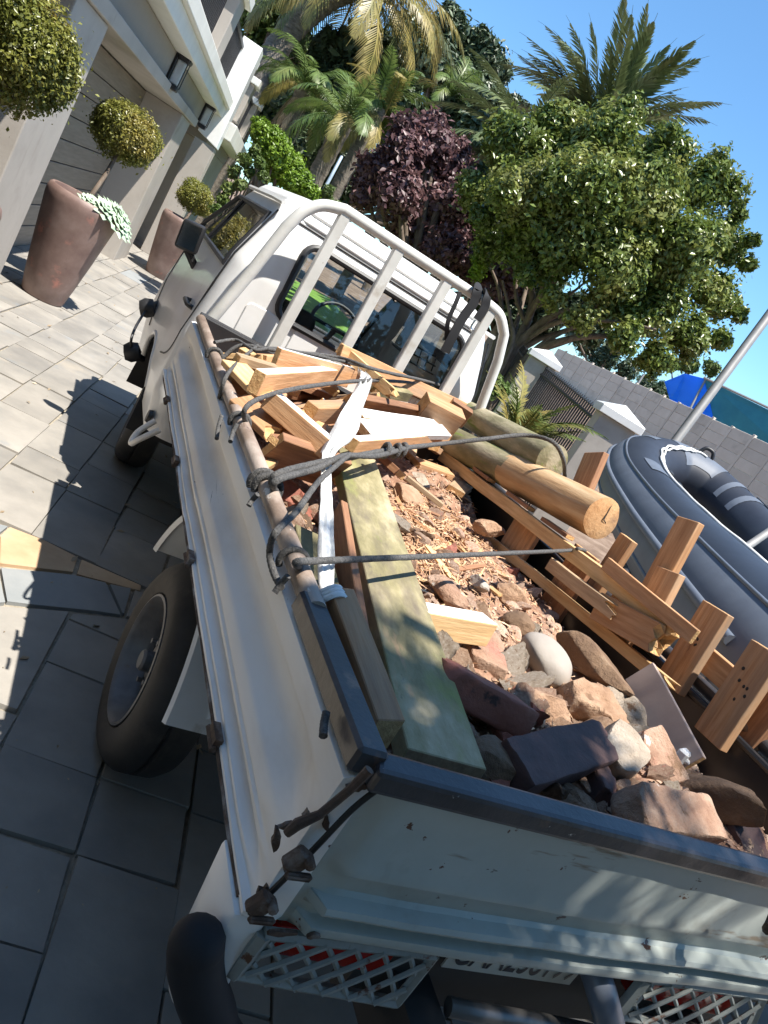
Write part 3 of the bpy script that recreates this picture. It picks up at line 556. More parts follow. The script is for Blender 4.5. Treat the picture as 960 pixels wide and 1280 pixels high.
b = MB(); b.box2((-.765, 2.72, .89), (.765, 2.76, 1.16)); b.tube([(-.79, 2.77, 1.15), (.79, 2.77, 1.15)], .02, 8); b.build('bed_headboard', M['dark'], truck)
# tailgate: a long pressed profile, black angle on top
TP = [(y_, z_ if z_ > .93 else .93-(.93-z_)*.76) for y_, z_ in [(.0, 1.118), (-.002, 1.09), (.004, .985), (-.003, .972), (-.003, .958), (.005, .948), (.010, .915), (.004, .905), (-.018, .899), (-.022, .888), (-.018, .878), (.004, .870), (.008, .860), (.004, .850), (-.016, .842), (-.018, .828), (-.014, .816), (.004, .806), (.03, .798), (.028, .80), (.028, 1.118)]]
b = MB(); V = []; xs = [-.755, -.74, -.72]+[-.69+.04*i for i in range(36)]+[.74, .755]; m_ = len(TP)
for x in xs:
    for y, z in TP:
        if abs(x) > .73 and y < .02: y = .012
        V.append((x, y+.004*noise.noise((x*3.1, z*9, 7))+.002*noise.noise((x*9, z*16, 2)), z+.004*math.sin(x*4)))
b.add(V, [(k*m_+i, k*m_+(i+1) % m_, (k+1)*m_+(i+1) % m_, (k+1)*m_+i) for k in range(len(xs)-1) for i in range(m_)]+[tuple(range(m_)), tuple((len(xs)-1)*m_+i for i in range(m_))])
tg = b.build('tailgate', M['tailshade'], truck, sm=38)
b = MB(); b.add([(-.785, -.020, 1.112), (-.775, .022, 1.112), (.79, .022, 1.112), (.79, -.020, 1.112), (-.785, -.020, 1.150), (-.775, .022, 1.156), (.79, .022, 1.156), (.79, -.020, 1.150)], [(3, 2, 1, 0), (4, 5, 6, 7), (0, 1, 5, 4), (1, 2, 6, 5), (2, 3, 7, 6), (3, 0, 4, 7)]); b.build('top_angle', M['black'], tg, bev=.008)
b = MB(); b.tube([(.13, -.05, 1.11), (.10, -.075, 1.085), (.115, -.07, 1.07)], .010, 8); b.build('gate_catch', M['rust'], tg)
b = MB(); b.tube([AT(*q, y=-.03) for q in ((358, 1042), (372, 1030), (400, 1018), (440, 985), (462, 962))], [.006, .008, .006, .006, .007], 8)
b.build('tailgate_lever', M['rust'], truck, sm=40)
for q in ((326, 1130), (372, 1075)):
    b = MB(); c = AT(*q, y=-.025); b.box(c, (.03, .02, .035), Matrix.Rotation(.5, 3, 'Y')); b.box(c+Vector((.012, -.008, .008)), (.018, .02, .014), Matrix.Rotation(.9, 3, 'Y')); b.tube([c+Vector((-.012, -.01, -.018)), c+Vector((.026, -.014, -.012))], .006, 8)
    b.build('tailgate_latch', M['rust'], truck, bev=.004)
b = MB(); b.tube(spline([AT(*q, y=-.012) for q in ((312, 1142), (352, 1102), (392, 1062), (440, 1012), (478, 982))], 4), .0045, 6); b.build('corner_gap', M['recess'], truck)
b = MB(); R9 = random.Random(4)
for c0, c1, w0 in (((268, 604), (276, 640), .010), ((266, 612), (262, 632), .006), ((271, 598), (270, 622), .004)): p0, p1 = AT(*c0, x=-.8175), AT(*c1, x=-.8175); d = Vector((0, w0, 0)); b.add([p0, p0.lerp(p1, .4)-d*.5, p1, p0.lerp(p1, .5)+d*.6], [(0, 1, 2, 3)])
b.build('scrape', M['rust'], truck, fixn=False)
for (a0, c0, rx, ry) in ((346, 1052, 7, 15), (362, 1036, 12, 6), (384, 1022, 5, 9), (331, 1122, 9, 14), (318, 1140, 6, 6), (409, 1030, 5, 11), (448, 985, 14, 6), (497, 990, 9, 7), (360, 1088, 5, 5), (352, 1168, 18, 4), (392, 1172, 12, 3)):
    b = MB(); y_ = -.006 if c0 < 1160 else -.022; n_ = 11; P_ = [AT(a0+rx*math.cos(6.283*k/n_+.4)*R9.uniform(.45, 1.25), c0+ry*math.sin(6.283*k/n_+.4)*R9.uniform(.45, 1.25), y=y_) for k in range(n_)]
    b.add(P_+[p+Vector((0, .006, 0)) for p in P_], [tuple(range(n_))]+[(k, (k+1) % n_, n_+(k+1) % n_, n_+k) for k in range(n_)]); b.build('rust_patch', M['rust'], truck)
b = MB(); b.tube([(-.823+.002*noise.noise((y*9, 0, 0)), y, .851+.003*noise.noise((y*14, 3, 0))) for y in [.03+.05*i for i in range(54)]], .0055, 6); b.build('panel_hem', M['rust'], truck)
b = MB(); q = [(.0, .85), (.0, .80), (-.012, .70), (.0, .655), (.04, .64), (.09, .66), (.14, .85)]
b.extr(q, lambda p, t: Vector((t, p[0], p[1])), -.835, -.775); cb = b.build('corner_bracket', M['white'], truck, bev=.012, sm=40)
b = MB(); b.lathe([(0, .02), (.012, .02), (.014, .012), (.026, .01), (.026, 0)], (-.836, .045, .715), 12, Matrix.Rotation(rad(-90), 3, 'Y')); b.build('bolt', M['rust'], cb)
# tail lamps behind diamond mesh guards
def guard(q, lamp=True):
    P = [Vector(p) for p in q]; nrm = (P[1]-P[0]).cross(P[3]-P[0]).normalized()
    if nrm.y > 0: nrm = -nrm
    g = lambda u, v: P[0]*(1-u)*(1-v)+P[1]*u*(1-v)+P[2]*u*v+P[3]*(1-u)*v
    b = MB()
    for a, c, w in (((0, 0), (1, 0), .010), ((1, 0), (1, 1), .010), ((1, 1), (0, 1), .010), ((0, 1), (0, 0), .014)): b.tube([g(*a), g(*c)], w, 6)
    b.ring([g(u, v)+nrm*.006 for u, v in ((0, 0), (1, 0), (1, 1), (0, 1))], [g(u, v)+nrm*.004 for u, v in ((.08, .1), (.95, .08), (.94, .9), (.06, .9))])
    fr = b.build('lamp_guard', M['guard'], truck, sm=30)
    b = MB(); k = 6
    for i in range(-2, k+1):
        for s0, s1 in (((i/k), (i+2)/k), ((i+2)/k, i/k)):
            pts = [(s0+(s1-s0)*t, t) for t in [j/8 for j in range(9)]]; pts = [p for p in pts if .02 <= p[0] <= .98]
            if len(pts) > 1: b.tube([g(*p)+nrm*(.004 if s0 < s1 else .009) for p in pts], .0048, 5)
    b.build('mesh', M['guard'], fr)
    b = MB(); b.hexa([g(.12, .88)-nrm*.07, g(.9, .88)-nrm*.07, g(.9, .88)-nrm*.03, g(.12, .88)-nrm*.03, g(.12, .12)-nrm*.07, g(.9, .12)-nrm*.07, g(.9, .12)-nrm*.03, g(.12, .12)-nrm*.03]); b.build('tail_lamp', M['lampred'], fr, bev=.006)
guard([AT(*q, y=.0) for q in ((330, 1166), (543, 1193), (495, 1253), (291, 1216))])
guard([AT(*q, y=.0) for q in ((808, 1222), (955, 1245), (930, 1300), (770, 1268))])
b = MB(); b.box2((-.5, .08, .60), (.6, .12, .80)); b.build('rear_crossmember', M['darkmetal'], truck)
p0, p1 = AT(556, 1203, y=.055), AT(716, 1226, y=.055); pl = MB(); wv = (p1-p0); zz = Vector((0, 0, 1))
pl.hexa([p0-zz*.012, p1-zz*.012, p1-zz*.012+Vector((0, .004, 0)), p0-zz*.012+Vector((0, .004, 0)), p0+zz*.085, p1+zz*.085, p1+zz*.085+Vector((0, .004, 0)), p0+zz*.085+Vector((0, .004, 0))]); plate = pl.build('number_plate', M['plate'], truck)
def text(s, name, m, parent, p0, p1, up, h, push):
    cu = bpy.data.curves.new(name, 'FONT'); cu.body = s; cu.size = 1; cu.extrude = .004; o = bpy.data.objects.new(name, cu); COL.objects.link(o)
    dg = bpy.context.evaluated_depsgraph_get(); me = bpy.data.meshes.new_from_object(o.evaluated_get(dg)); bpy.data.objects.remove(o); bpy.data.curves.remove(cu)
    co = np.empty(len(me.vertices)*3); me.vertices.foreach_get('co', co); co = co.reshape(-1, 3); x0, x1 = co[:, 0].min(), co[:, 0].max(); y0, y1 = co[:, 1].min(), co[:, 1].max()
    inv = wmat(parent).inverted()
    for v in me.vertices:
        x, y, z = v.co; v.co = inv @ (Vector(p0)+(Vector(p1)-Vector(p0))*((x-x0)/(x1-x0))+Vector(up)*h*((y-y0)/(y1-y0))+Vector(push)*(1+z*30))
    me.materials.append(m); t = bpy.data.objects.new(name, me); COL.objects.link(t); t.parent = parent; return t
text('CAA238199', 'plate_lettering', M['ink'], plate, p0+wv*.03, p1-wv*.03, (0, 0, 1), .072, (0, -.0015, 0))
b = MB(); b.tube(spline([AT(560, 1258, y=.02), AT(600, 1266, y=.01), AT(680, 1279, y=.01), AT(790, 1302, y=.02)], 4), .017, 12); b.build('tow_bar', M['dullsteel'], truck, sm=50)
e0 = [AT(*q, y=.0) for q in ((246, 1180), (245, 1188), (246, 1215), (258, 1255), (290, 1320), (420, 1400))]
Q = spline(e0, 6); dd = (Q[0]-Q[2]).normalized()
b = MB(); b.tube([Q[0]+dd*.04*math.sin(rad(a)) for a in (88, 70, 50, 30, 12)]+Q, [.044*math.cos(rad(a))*.91 for a in (88, 70, 50, 30, 12)]+[.040]*len(Q), 16); b.build('bumper', M['bumper'], truck, sm=50)
b = MB(); b.tube(spline([AT(740, 1205, y=.04), AT(752, 1240, y=.0), AT(765, 1290, y=-.02)], 4), .03, 10); b.build('bumper_stay', flat('bluish_steel', (.13, .15, .19), .35), truck, sm=50)
# hoop rack behind the cab
hy = 2.823; hp = [AT(*q, y=hy) for q in ((262, 402), (318, 335), (358, 284), (378, 266), (402, 257), (430, 262), (520, 321), (606, 377), (624, 394), (630, 418), (622, 452), (596, 522))]
hp = hp[:2]+spline(hp[2:6], 5)+[hp[6]]+spline(hp[7:10], 5)+hp[10:]
b = MB(); b.tube(hp, .027, 14); hoop = b.build('hoop', M['hoop'], truck, sm=50)
for a, c in (((432, 268), (340, 436)), ((499, 312), (424, 448)), ((559, 352), (484, 484)), ((614, 388), (546, 505))):
    b = MB(); A_, C_ = AT(*a, y=hy), AT(*c, y=hy); d = (A_-C_).normalized(); C_ = C_-d*.12; b.hexa([C_+Vector((-.027, -.02, 0)), C_+Vector((.027, -.02, 0)), C_+Vector((.027, .02, 0)), C_+Vector((-.027, .02, 0)), A_+Vector((-.027, -.02, 0)), A_+Vector((.027, -.02, 0)), A_+Vector((.027, .02, 0)), A_+Vector((-.027, .02, 0))]); b.build('upright_bar', M['hoop'], hoop, bev=.005)
# ------------------------------------------------------------------ the load: rubble heap
def heap(x, y):
    e = min(1, (x+.76)/.16, (.76-x)/.12, (y-.03)/.2, (2.72-y)/.2); e = max(0, e)
    z = .985+.05*math.exp(-((x-.02)/.35)**2-((y-1.5)/.7)**2)+.035*noise.noise((x*4, y*4, 1))+.022*noise.noise((x*11, y*11, 5))+.012*noise.noise((x*27, y*27, 9))
    if y > 2.1: z += .09*min(1, (y-2.1)/.35)
    if y < .9: z += .04*(1-y/.9)
    return .89+(z-.89)*e**.5
hx = [-.76+.016*i for i in range(96)]; hyy = [.055+.018*i for i in range(149)]
hp_ = grid('rubble_heap', hx, hyy, heap, M['rubble'], kind='stuff'); tag(hp_, 'heap of brown rubble soil and grit filling the truck bed', 'rubble')
def blob(name, label, c, size, m, seed, rot=(0, 0, 0), cuts=7, amp=.10, group=None, cat='stone', sub=4, smoothed=28, cobble=False):
    bm = bmesh.new(); bmesh.ops.create_icosphere(bm, subdivisions=sub, radius=1); R_ = random.Random(seed)
    P = [(Vector((R_.gauss(0, 1), R_.gauss(0, 1), R_.gauss(0, 1))).normalized(), R_.uniform(.42, .80)) for _ in range(cuts)]
    o = Vector((seed*3.7, seed*1.3, seed*.7))
    for v in bm.verts:
        p = v.co.copy()
        for d, t in P:
            k = p.dot(d)
            if k > t: p -= d*(k-t)*(.55 if cobble else .93)
        if cobble: p *= 1+amp*noise.noise(p*1.6+o)
        else: p *= 1+amp*noise.noise(p*1.6+o)+amp*.5*noise.noise(p*4+o)+amp*.35*abs(noise.noise(p*9+o))+amp*.22*noise.noise(p*19+o)
        v.co = Vector((p.x*size[0]/2, p.y*size[1]/2, p.z*size[2]/2))
    me = bpy.data.meshes.new(name); bm.to_mesh(me); bm.free(); me.materials.append(m); smooth(me, smoothed)
    ob = bpy.data.objects.new(name, me); COL.objects.link(ob); ob.location = c; ob.rotation_euler = [rad(a) for a in rot]; return tag(ob, label, cat, group)
def frame_from(p0, p1, up):
    x = (Vector(p1)-Vector(p0)).normalized(); z = Vector(up); z = (z-x*z.dot(x)).normalized(); y = z.cross(x); return Matrix((x, y, z)).transposed().to_4x4()
def rough_box(name, label, p0, p1, w, h, m, up=(0, 0, 1), seed=1, amp=.006, chop=3, group=None, cat='brick', cuts=11):
    """a brick: subdivided box, worn and chipped; p0-p1 is the length axis"""
    L_ = (Vector(p1)-Vector(p0)).length; bm = bmesh.new(); bmesh.ops.create_cube(bm, size=1)
    bmesh.ops.subdivide_edges(bm, edges=bm.edges, cuts=cuts, use_grid_fill=True); R_ = random.Random(seed); o = Vector((seed*5.1, seed*2.3, seed))
    P = []
    for _ in range(chop):
        c = Vector((R_.choice((-1, 1)), R_.choice((-1, 1)), R_.choice((-1, 1, 0)))); d = Vector((c.x*R_.uniform(.5, 1), c.y*R_.uniform(.4, 1), c.z*R_.uniform(.4, 1))).normalized(); P.append((d, abs(d.x)*L_/2+abs(d.y)*w/2+abs(d.z)*h/2-R_.uniform(.01, .032)))
    for v in bm.verts:
        q = Vector((v.co.x*L_, v.co.y*w, v.co.z*h)); hlf = (L_/2, w/2, h/2); r_ = min(.007, h*.12)
        s_ = Vector([max(-a+r_, min(a-r_, b)) for a, b in zip(hlf, q)]); d = q-s_
        if d.length > r_: q = s_+d.normalized()*r_
        for dd, t in P:
            k = q.dot(dd)
            if k > t: q -= dd*(k-t)*.95
        q += Vector((noise.noise(q*22+o), noise.noise(q*22+o+Vector((9, 0, 0))), noise.noise(q*22+o+Vector((0, 9, 0)))))*amp+Vector((0, 0, 1))*noise.noise(q*70+o)*amp*.5+Vector((1, 1, 1))*abs(noise.noise(q*45+o))*-amp*.4
        v.co = q
    me = bpy.data.meshes.new(name); bm.to_mesh(me); bm.free(); me.materials.append(m); smooth(me, 42)
    ob = bpy.data.objects.new(name, me); COL.objects.link(ob); Mx = frame_from(p0, p1, up); Mx.translation = (Vector(p0)+Vector(p1))/2; ob.matrix_world = Mx
    ob.location, ob.rotation_euler = Mx.to_translation(), Mx.to_euler(); return tag(ob, label, cat, group)
def brd(name, label, p0, p1, h, t, m='pine', up=(0, 0, 1), top=None, group=None, cat='board', end='endgrain', jag=0, parent=None, warp=.003, bev=.002, side=None):
    """a sawn board with local X along its length (so the grain follows it); h along up, t across"""
    L_ = (Vector(p1)-Vector(p0)).length; n = max(2, int(L_/.08)); ny, nz = (4, 4) if jag else (1, 1); bm = bmesh.new(); V = []
    sd = random.random()*50
    for i in range(n+1):
        x = -L_/2+L_*i/n
        for a in range(ny+1):
            for c in range(nz+1):
                y, z = -t/2+t*a/ny, -h/2+h*c/nz; xx = x
                if jag and i == n: xx += jag*noise.noise((y*60, z*60, sd))*1.4
                if jag and i == n-1: xx += jag*.2*noise.noise((y*60, z*60, sd))
                V.append(bm.verts.new((xx, y+warp*noise.noise((x*3, sd, 0)), z+warp*1.3*noise.noise((x*3, 0, sd)))))
    idx = lambda i, a, c: V[(i*(ny+1)+a)*(nz+1)+c]
    for i in range(n):
        for c in range(nz):
            f = bm.faces.new((idx(i, 0, c), idx(i+1, 0, c), idx(i+1, 0, c+1), idx(i, 0, c+1))); f.material_index = 0
            f = bm.faces.new((idx(i, ny, c), idx(i, ny, c+1), idx(i+1, ny, c+1), idx(i+1, ny, c))); f.material_index = 3 if side else 0
        for a in range(ny):
            f = bm.faces.new((idx(i, a, 0), idx(i, a+1, 0), idx(i+1, a+1, 0), idx(i+1, a, 0)))
            f = bm.faces.new((idx(i, a, nz), idx(i+1, a, nz), idx(i+1, a+1, nz), idx(i, a+1, nz))); f.material_index = 2
    for i in (0, n):
        for a in range(ny):
            for c in range(nz):
                q = (idx(i, a, c), idx(i, a, c+1), idx(i, a+1, c+1), idx(i, a+1, c)); f = bm.faces.new(q if i == 0 else q[::-1]); f.material_index = 1
    bmesh.ops.recalc_face_normals(bm, faces=bm.faces)
    if bev: bmesh.ops.bevel(bm, geom=[e for e in bm.edges if e.is_manifold and e.calc_face_angle(0) > 1.2], offset=bev, segments=1, affect='EDGES')
    me = bpy.data.meshes.new(name); bm.to_mesh(me); bm.free()
    for q in (m, end, top or m, side or m): me.materials.append(M[q])
    ob = bpy.data.objects.new(name, me); COL.objects.link(ob); Mx = frame_from(p0, p1, up); Mx.translation = (Vector(p0)+Vector(p1))/2
    if parent: ob.parent = parent; Mx = wmat(parent).inverted() @ Mx
    ob.location, ob.rotation_euler = Mx.to_translation(), Mx.to_euler(); return tag(ob, label, None if parent else cat, group)
# --- bricks and stones that can be picked out
rough_box('red_brick', 'smooth red brick lying half in shade beside the mossy plank', Z(546, 842, 1.085), Z(652, 900, 1.075), .105, .07, M['brickred'], (.1, .3, 1), 3, .003, 2)
rough_box('burnt_brick', 'blackened brick lying across the rubble by the tailgate', Z(636, 962, 1.06), Z(752, 930, 1.075), .10, .065, M['brickdark'], (-.1, -.35, 1), 5, .004, 3)
blob('sandstone_lump', 'large sandy brown rubble lump behind the red brick', Z(660, 888, 1.01), (.27, .23, .16), M['sandstone'], 11, (5, 8, 40), 9, .07)
rough_box('pale_brick', 'broken flat pale brick below the white-topped timber block', Z(600, 790, 1.03), Z(604, 836, 1.02), .12, .05, M['brickold'], (-.2, -.3, 1), 8, .005, 4)
blob('cobble', 'smooth grey rounded cobble in the middle of the rubble', Z(680, 826, 1.06), (.175, .165, .12), M['cobble'], 4, (8, -6, 100), 3, .05, cobble=True, cat='cobble', smoothed=60)
blob('brown_clod', 'dark brown cracked clod beside the grey cobble', Z(745, 830, 1.07), (.27, .15, .13), M['browncl'], 21, (10, 0, 125), 8, .10)
rough_box('mortared_stone', 'broken stone with white mortar along its edge behind the burnt brick', Z(708, 865, 1.05), Z(770, 895, 1.04), .10, .07, M['sandstone'], (-.3, -.3, 1), 12, .012, 5, cat='stone')
blob('mortar_chunk', 'whitish chunk of mortar right of the mortared stone', Z(787, 888, 1.02), (.15, .16, .09), M['cement'], 17, (20, 10, 30), 8, .12)
rough_box('cement_block', 'squarish cream cement lump touching the burnt brick end', Z(752, 922, 1.08), Z(792, 965, 1.06), .12, .08, M['cement'], (-.1, -.5, 1), 15, .007, 4, cat='stone')
rough_box('old_brick', 'tan brick standing on end right of the cement lump', Z(802, 915, 1.08), Z(836, 985, 1.02), .10, .07, M['brickold'], (-.3, -.5, 1), 19, .005, 3)
rough_box('pinkish_brick', 'pinkish brick lying along the tailgate top angle', Z(785, 1012, 1.07), Z(882, 1028, 1.06), .10, .075, M['brickold'], (0, -.4, 1), 23, .006, 4)
rough_box('tarred_stone', 'black tarred stone below the burnt brick', Z(733, 965, 1.03), Z(752, 1005, 1.02), .06, .09, M['brickdark'], (0, -.5, 1), 27, .008, 3, cat='stone')
rough_box('brick_offcut', 'small tan brick offcut between tarred stone and pinkish brick', Z(765, 980, 1.03), Z(790, 1008, 1.02), .06, .06, M['brickold'], (0, -.5, 1), 29, .006, 3)
blob('long_brown_rock', 'long brown rock at the right end of the brick row', Z(888, 1005, 1.03), (.30, .12, .13), M['browncl'], 33, (20, 35, 105), 6, .10)
blob('dusty_stone', 'dusty dark stone under the shaded end of the mossy plank', Z(590, 955, 1.02), (.22, .18, .13), M['browncl'], 35, (0, 10, 60), 8, .08)
rough_box('brown_slab', 'brown slab in shade right of the long rock', Z(905, 1030, 1.02), Z(950, 1065, 1.0), .16, .05, M['brickdark'], (-.3, -.2, 1), 37, .006, 3, cat='slab')
for i, (a, c, z, s, lab, mm) in enumerate([(508, 622, 1.06, .15, 'flat tan stone right of the mossy plank under the rope knot', 'sandstone'), (527, 600, 1.07, .10, 'rounded tan stone beside the pallet block near the rope', 'cement'), (640, 745, 1.03, .13, 'tan stone half shaded in the middle of the heap', 'sandstone'), (600, 730, 1.04, .08, 'grey stone beneath the lowest rope', 'cobble'), (655, 780, 1.03, .12, 'pointed brown stone above the cobble', 'browncl'), (610, 662, 1.05, .13, 'tan flat stone left of the lower pallet beam', 'sandstone'), (390, 700, 1.08, .07, 'pinkish pebble between the rail and the white strip', 'brickold'), (560, 740, 1.05, .12, 'brown slab of broken brick below the lowest rope', 'brickold'), (770, 870, 1.04, .09, 'pale stone behind the brown clod', 'cement')]):
    blob('stone', lab, Z(a, c, z), (s*1.2, s, s*.6), M[mm], 50+i, (random.uniform(-15, 15), random.uniform(-15, 15), random.uniform(0, 180)), 7, .1)
# small rubble stones scattered on the heap: shared shapes, each one an object
protos = [blob('rubble_stone', 'small broken stone lying loose in the rubble heap', (0, 0, 0), (1, .8, .6), M['stone'], 100+i, (0, 0, 0), 8, .12, group='small stones in the rubble heap', sub=2) for i in range(8)]
def inpx(R_):  # a random pixel of the photo's open rubble
    zones = [((478, 590), (620, 720), .36), ((505, 720), (700, 800), .28), ((540, 800), (860, 1010), .3), ((350, 640), (400, 690), .06)]
    t = R_.random(); acc = 0
    for a, c, p in zones:
        acc += p
        if t < acc: return R_.uniform(a[0], c[0]), R_.uniform(a[1], c[1])
    return R_.uniform(480, 620), R_.uniform(590, 720)
R_ = random.Random(5); used = 0
for i in range(330):
    a, c = inpx(R_); p = Z(a, c, 1.03)
    if not (-.7 < p.x < .62 and .1 < p.y < 2.6) or used >= 298: continue
    s = R_.choice([.02, .025, .03, .035, .045, .06, .075]); o = protos[used % 8] if used < 8 else copy(protos[used % 8]); used += 1
    o.location = (p.x, p.y, heap(p.x, p.y)+s*.12); o.scale = (s*1.25, s*1.1, s); o.rotation_euler = (R_.uniform(-.6, .6), R_.uniform(-.6, .6), R_.uniform(0, 6))
# chips and splinters: nobody could count them
V = []; F = []; T = []
for i in range(5200):
    if R_.random() < .72: a, c = R_.gauss(555, 45), R_.gauss(668, 32)
    else: a, c = inpx(R_)
    p = Z(a, c, 1.04)
    if not (-.68 < p.x < .66 and .1 < p.y < 2.6): continue
    l = R_.uniform(.008, .05)*(1.3 if R_.random() < .12 else 1); w = R_.uniform(.002, .008); th = R_.uniform(0, 6.28); el = R_.gauss(0, .35)
    d = Vector((math.cos(th)*math.cos(el), math.sin(th)*math.cos(el), math.sin(el))); sd = d.cross(Vector((R_.gauss(0, .4), R_.gauss(0, .4), 1))).normalized(); nn = sd.cross(d)
    c0 = Vector((p.x, p.y, heap(p.x, p.y)+R_.uniform(.002, .02))); o = len(V); q = R_.uniform(.001, .003)
    V += [c0-d*l/2-sd*w/2, c0+d*l/2-sd*w*.2, c0+d*l/2+sd*w*.2, c0-d*l/2+sd*w/2, c0+nn*q]; F += [(o, o+1, o+4), (o+1, o+2, o+4), (o+2, o+3, o+4), (o+3, o, o+4), (o+3, o+2, o+1, o)]; t = R_.random(); T += [t]*5
def raw(name, V, F, m, tone=None, parent=None, sm=False):
    me = bpy.data.meshes.new(name); me.from_pydata([tuple(p) for p in V], [], F); me.materials.append(m)
    if tone is not None: at = me.attributes.new('tone', 'FLOAT', 'FACE'); at.data.foreach_set('value', tone)
    if sm: smooth(me, 60)
    o = bpy.data.objects.new(name, me); COL.objects.link(o)
    if parent: o.parent = parent
    return o
tag(raw('wood_chips', V, F, M['chips'], T), 'orange wood chips and splinters strewn over the rubble', 'wood chips', kind='stuff')
# grit and crumbs of masonry between the stones
V = []; F = []; T = []
for i in range(9000):
    x, y = R_.uniform(-.72, .7), R_.uniform(.08, 2.4) if R_.random() < .5 else R_.uniform(.08, .95); r = R_.choice([.003, .004, .005, .007, .010]); z = heap(x, y); o = len(V); c0 = Vector((x, y, z+r*.3)); t = R_.random()
    V += [c0+Vector((R_.uniform(.6, 1.3)*r*a, R_.uniform(.6, 1.3)*r*b_, R_.uniform(.5, 1)*r*d_)) for a, b_, d_ in ((1, 0, 0), (0, 1, 0), (-1, 0, 0), (0, -1, 0), (0, 0, 1))]; F += [(o, o+1, o+4), (o+1, o+2, o+4), (o+2, o+3, o+4), (o+3, o, o+4)]; T += [t]*4
tag(raw('masonry_grit', V, F, M['grit'], T), 'crumbs of masonry and grit between the bricks and stones', 'grit', kind='stuff')
# broken brick pieces packed among the larger bricks, and long splinters
fp = [rough_box('brick_fragment', 'jagged broken brick piece packed among the rubble', Vector((0, 0, 0)), Vector((1, 0, 0)), .7, .5, M[m_], seed=200+i, amp=.04, chop=0, group='broken brick pieces in the rubble', cuts=6) for i, m_ in enumerate(['brickold', 'sandstone', 'cement', 'brickold', 'brickred', 'sandstone', 'brickold', 'browncl'])]
for f_ in fp:
    R5 = random.Random(hash(f_.name) % 97); P = [(Vector((R5.gauss(0, 1), R5.gauss(0, 1), R5.gauss(0, 1))).normalized(), R5.uniform(.18, .34)) for _ in range(6)]
    for v in f_.data.vertices:
        q = v.co.copy()
        for d, t in P:
            k = q.dot(d)
            if k > t: q -= d*(k-t)*.96
        v.co = q+Vector((noise.noise(q*8), noise.noise(q*8+Vector((5, 0, 0))), noise.noise(q*8+Vector((0, 5, 0)))))*.05
    smooth(f_.data, 24)
nf_ = 0
for i in range(150):
    if R_.random() < .62: a, c = R_.uniform(530, 880), R_.uniform(790, 1015)
    elif R_.random() < .6: a, c = R_.uniform(480, 680), R_.uniform(600, 800)
    else: a, c = R_.uniform(345, 405), R_.uniform(600, 690)
    p = Z(a, c, 1.04)
    if not (-.70 < p.x < .64 and .10 < p.y < 2.5): continue
    o = fp[nf_ % 8] if nf_ < 8 else copy(fp[nf_ % 8]); nf_ += 1; s = R_.choice([.05, .06, .07, .085, .10, .13]); o.location = (p.x, p.y, heap(p.x, p.y)+s*.10); o.scale = (s*1.2, s, s*.9); o.rotation_euler = (R_.uniform(-.7, .7), R_.uniform(-.7, .7), R_.uniform(0, 6))
for i in range(70):
    a, c = (R_.gauss(560, 45), R_.gauss(665, 38)) if R_.random() < .75 else inpx(R_)
    p = Z(a, c, 1.04)
    if not (-.62 < p.x < .62 and .2 < p.y < 2.5): continue
    th = R_.uniform(0, 3.14); l = R_.uniform(.05, .16); d = Vector((math.cos(th), math.sin(th), R_.gauss(0, .22)))*l/2; p = Vector((p.x, p.y, heap(p.x, p.y)+.012))
    brd('splinter', 'thin loose splinter of orange wood on the rubble heap', p-d, p+d, R_.uniform(.004, .009), R_.uniform(.006, .018), R_.choice(['pine', 'pinepale', 'pine', 'pinedark']), (R_.gauss(0, .5), R_.gauss(0, .5), 1), group='loose splinters on the rubble heap', cat='splinter', jag=.02, bev=0, warp=.004)
# --- timber
def mossknots(): pass
brd('mossy_plank', 'wide green mossy plank lying lengthways over the rubble with a dark knot', Z(441, 572, 1.15), Z(552, 962, 1.06), .045, .150, 'mossy', (-.12, 0, 1), end='pinegrey', warp=.004)
brd('mossy_offcut', 'short mossy offcut between the rail and the white strip', Z(384, 675, 1.10), Z(398, 745, 1.09), .05, .085, 'mossy', end='pinegrey')
brd('brown_batten', 'brown sawn batten at the rear left corner of the bed', Z(419, 752, 1.15), Z(478, 918, 1.10), .07, .05, 'pine', (-.2, 0, 1))
brd('dark_batten', 'thin dark batten leaning on its edge between white strip and mossy plank', Z(422, 640, 1.14), Z(445, 800, 1.10), .07, .02, 'pinedark', cat='batten')
brd('white_topped_timber', 'orange timber with white painted top lying across the front of the pile', Z(320, 478, 1.235), Z(455, 467, 1.29), .075, .04, 'pine', (0, .12, 1), top='paintwood', cat='timber')
brd('white_topped_rail', 'white topped rail slanting down to the white strip', Z(338, 500, 1.225), Z(414, 564, 1.20), .06, .08, 'pine', (0, .1, 1), top='paintwood', cat='timber', end='paintwood')
brd('white_batten', 'long white painted batten lying crosswise above the rope knot', Z(440, 556, 1.22), Z(560, 545, 1.255), .045, .035, 'pine', (0, 0, 1), top='paintwood', cat='batten')
brd('white_board', 'white painted board with brown edge below the brown chunk of pallet', Z(452, 536, 1.24), Z(556, 540, 1.28), .03, .07, 'paintwood', (.1, -.3, 1), cat='board', end='pine')
brd('white_rail', 'white rail tilted behind the long white batten', Z(448, 518, 1.255), Z(548, 532, 1.28), .025, .05, 'pine', (.1, -.4, 1), top='paintwood', cat='rail')
brd('rough_board', 'orange board with white edge in front of the cab window', Z(344, 448, 1.265), Z(436, 472, 1.29), .085, .025, 'pine', (0, .15, 1), top='paintwood')
brd('long_brown_board', 'long brown board running to the right hoop foot', Z(424, 440, 1.345), Z(578, 512, 1.36), .075, .03, 'pine', (0, .3, 1), jag=.03)
brd('split_board', 'split pale board standing up behind the green block', Z(425, 436, 1.35), Z(490, 492, 1.33), .05, .03, 'pinepale', (0, .2, 1), jag=.05)
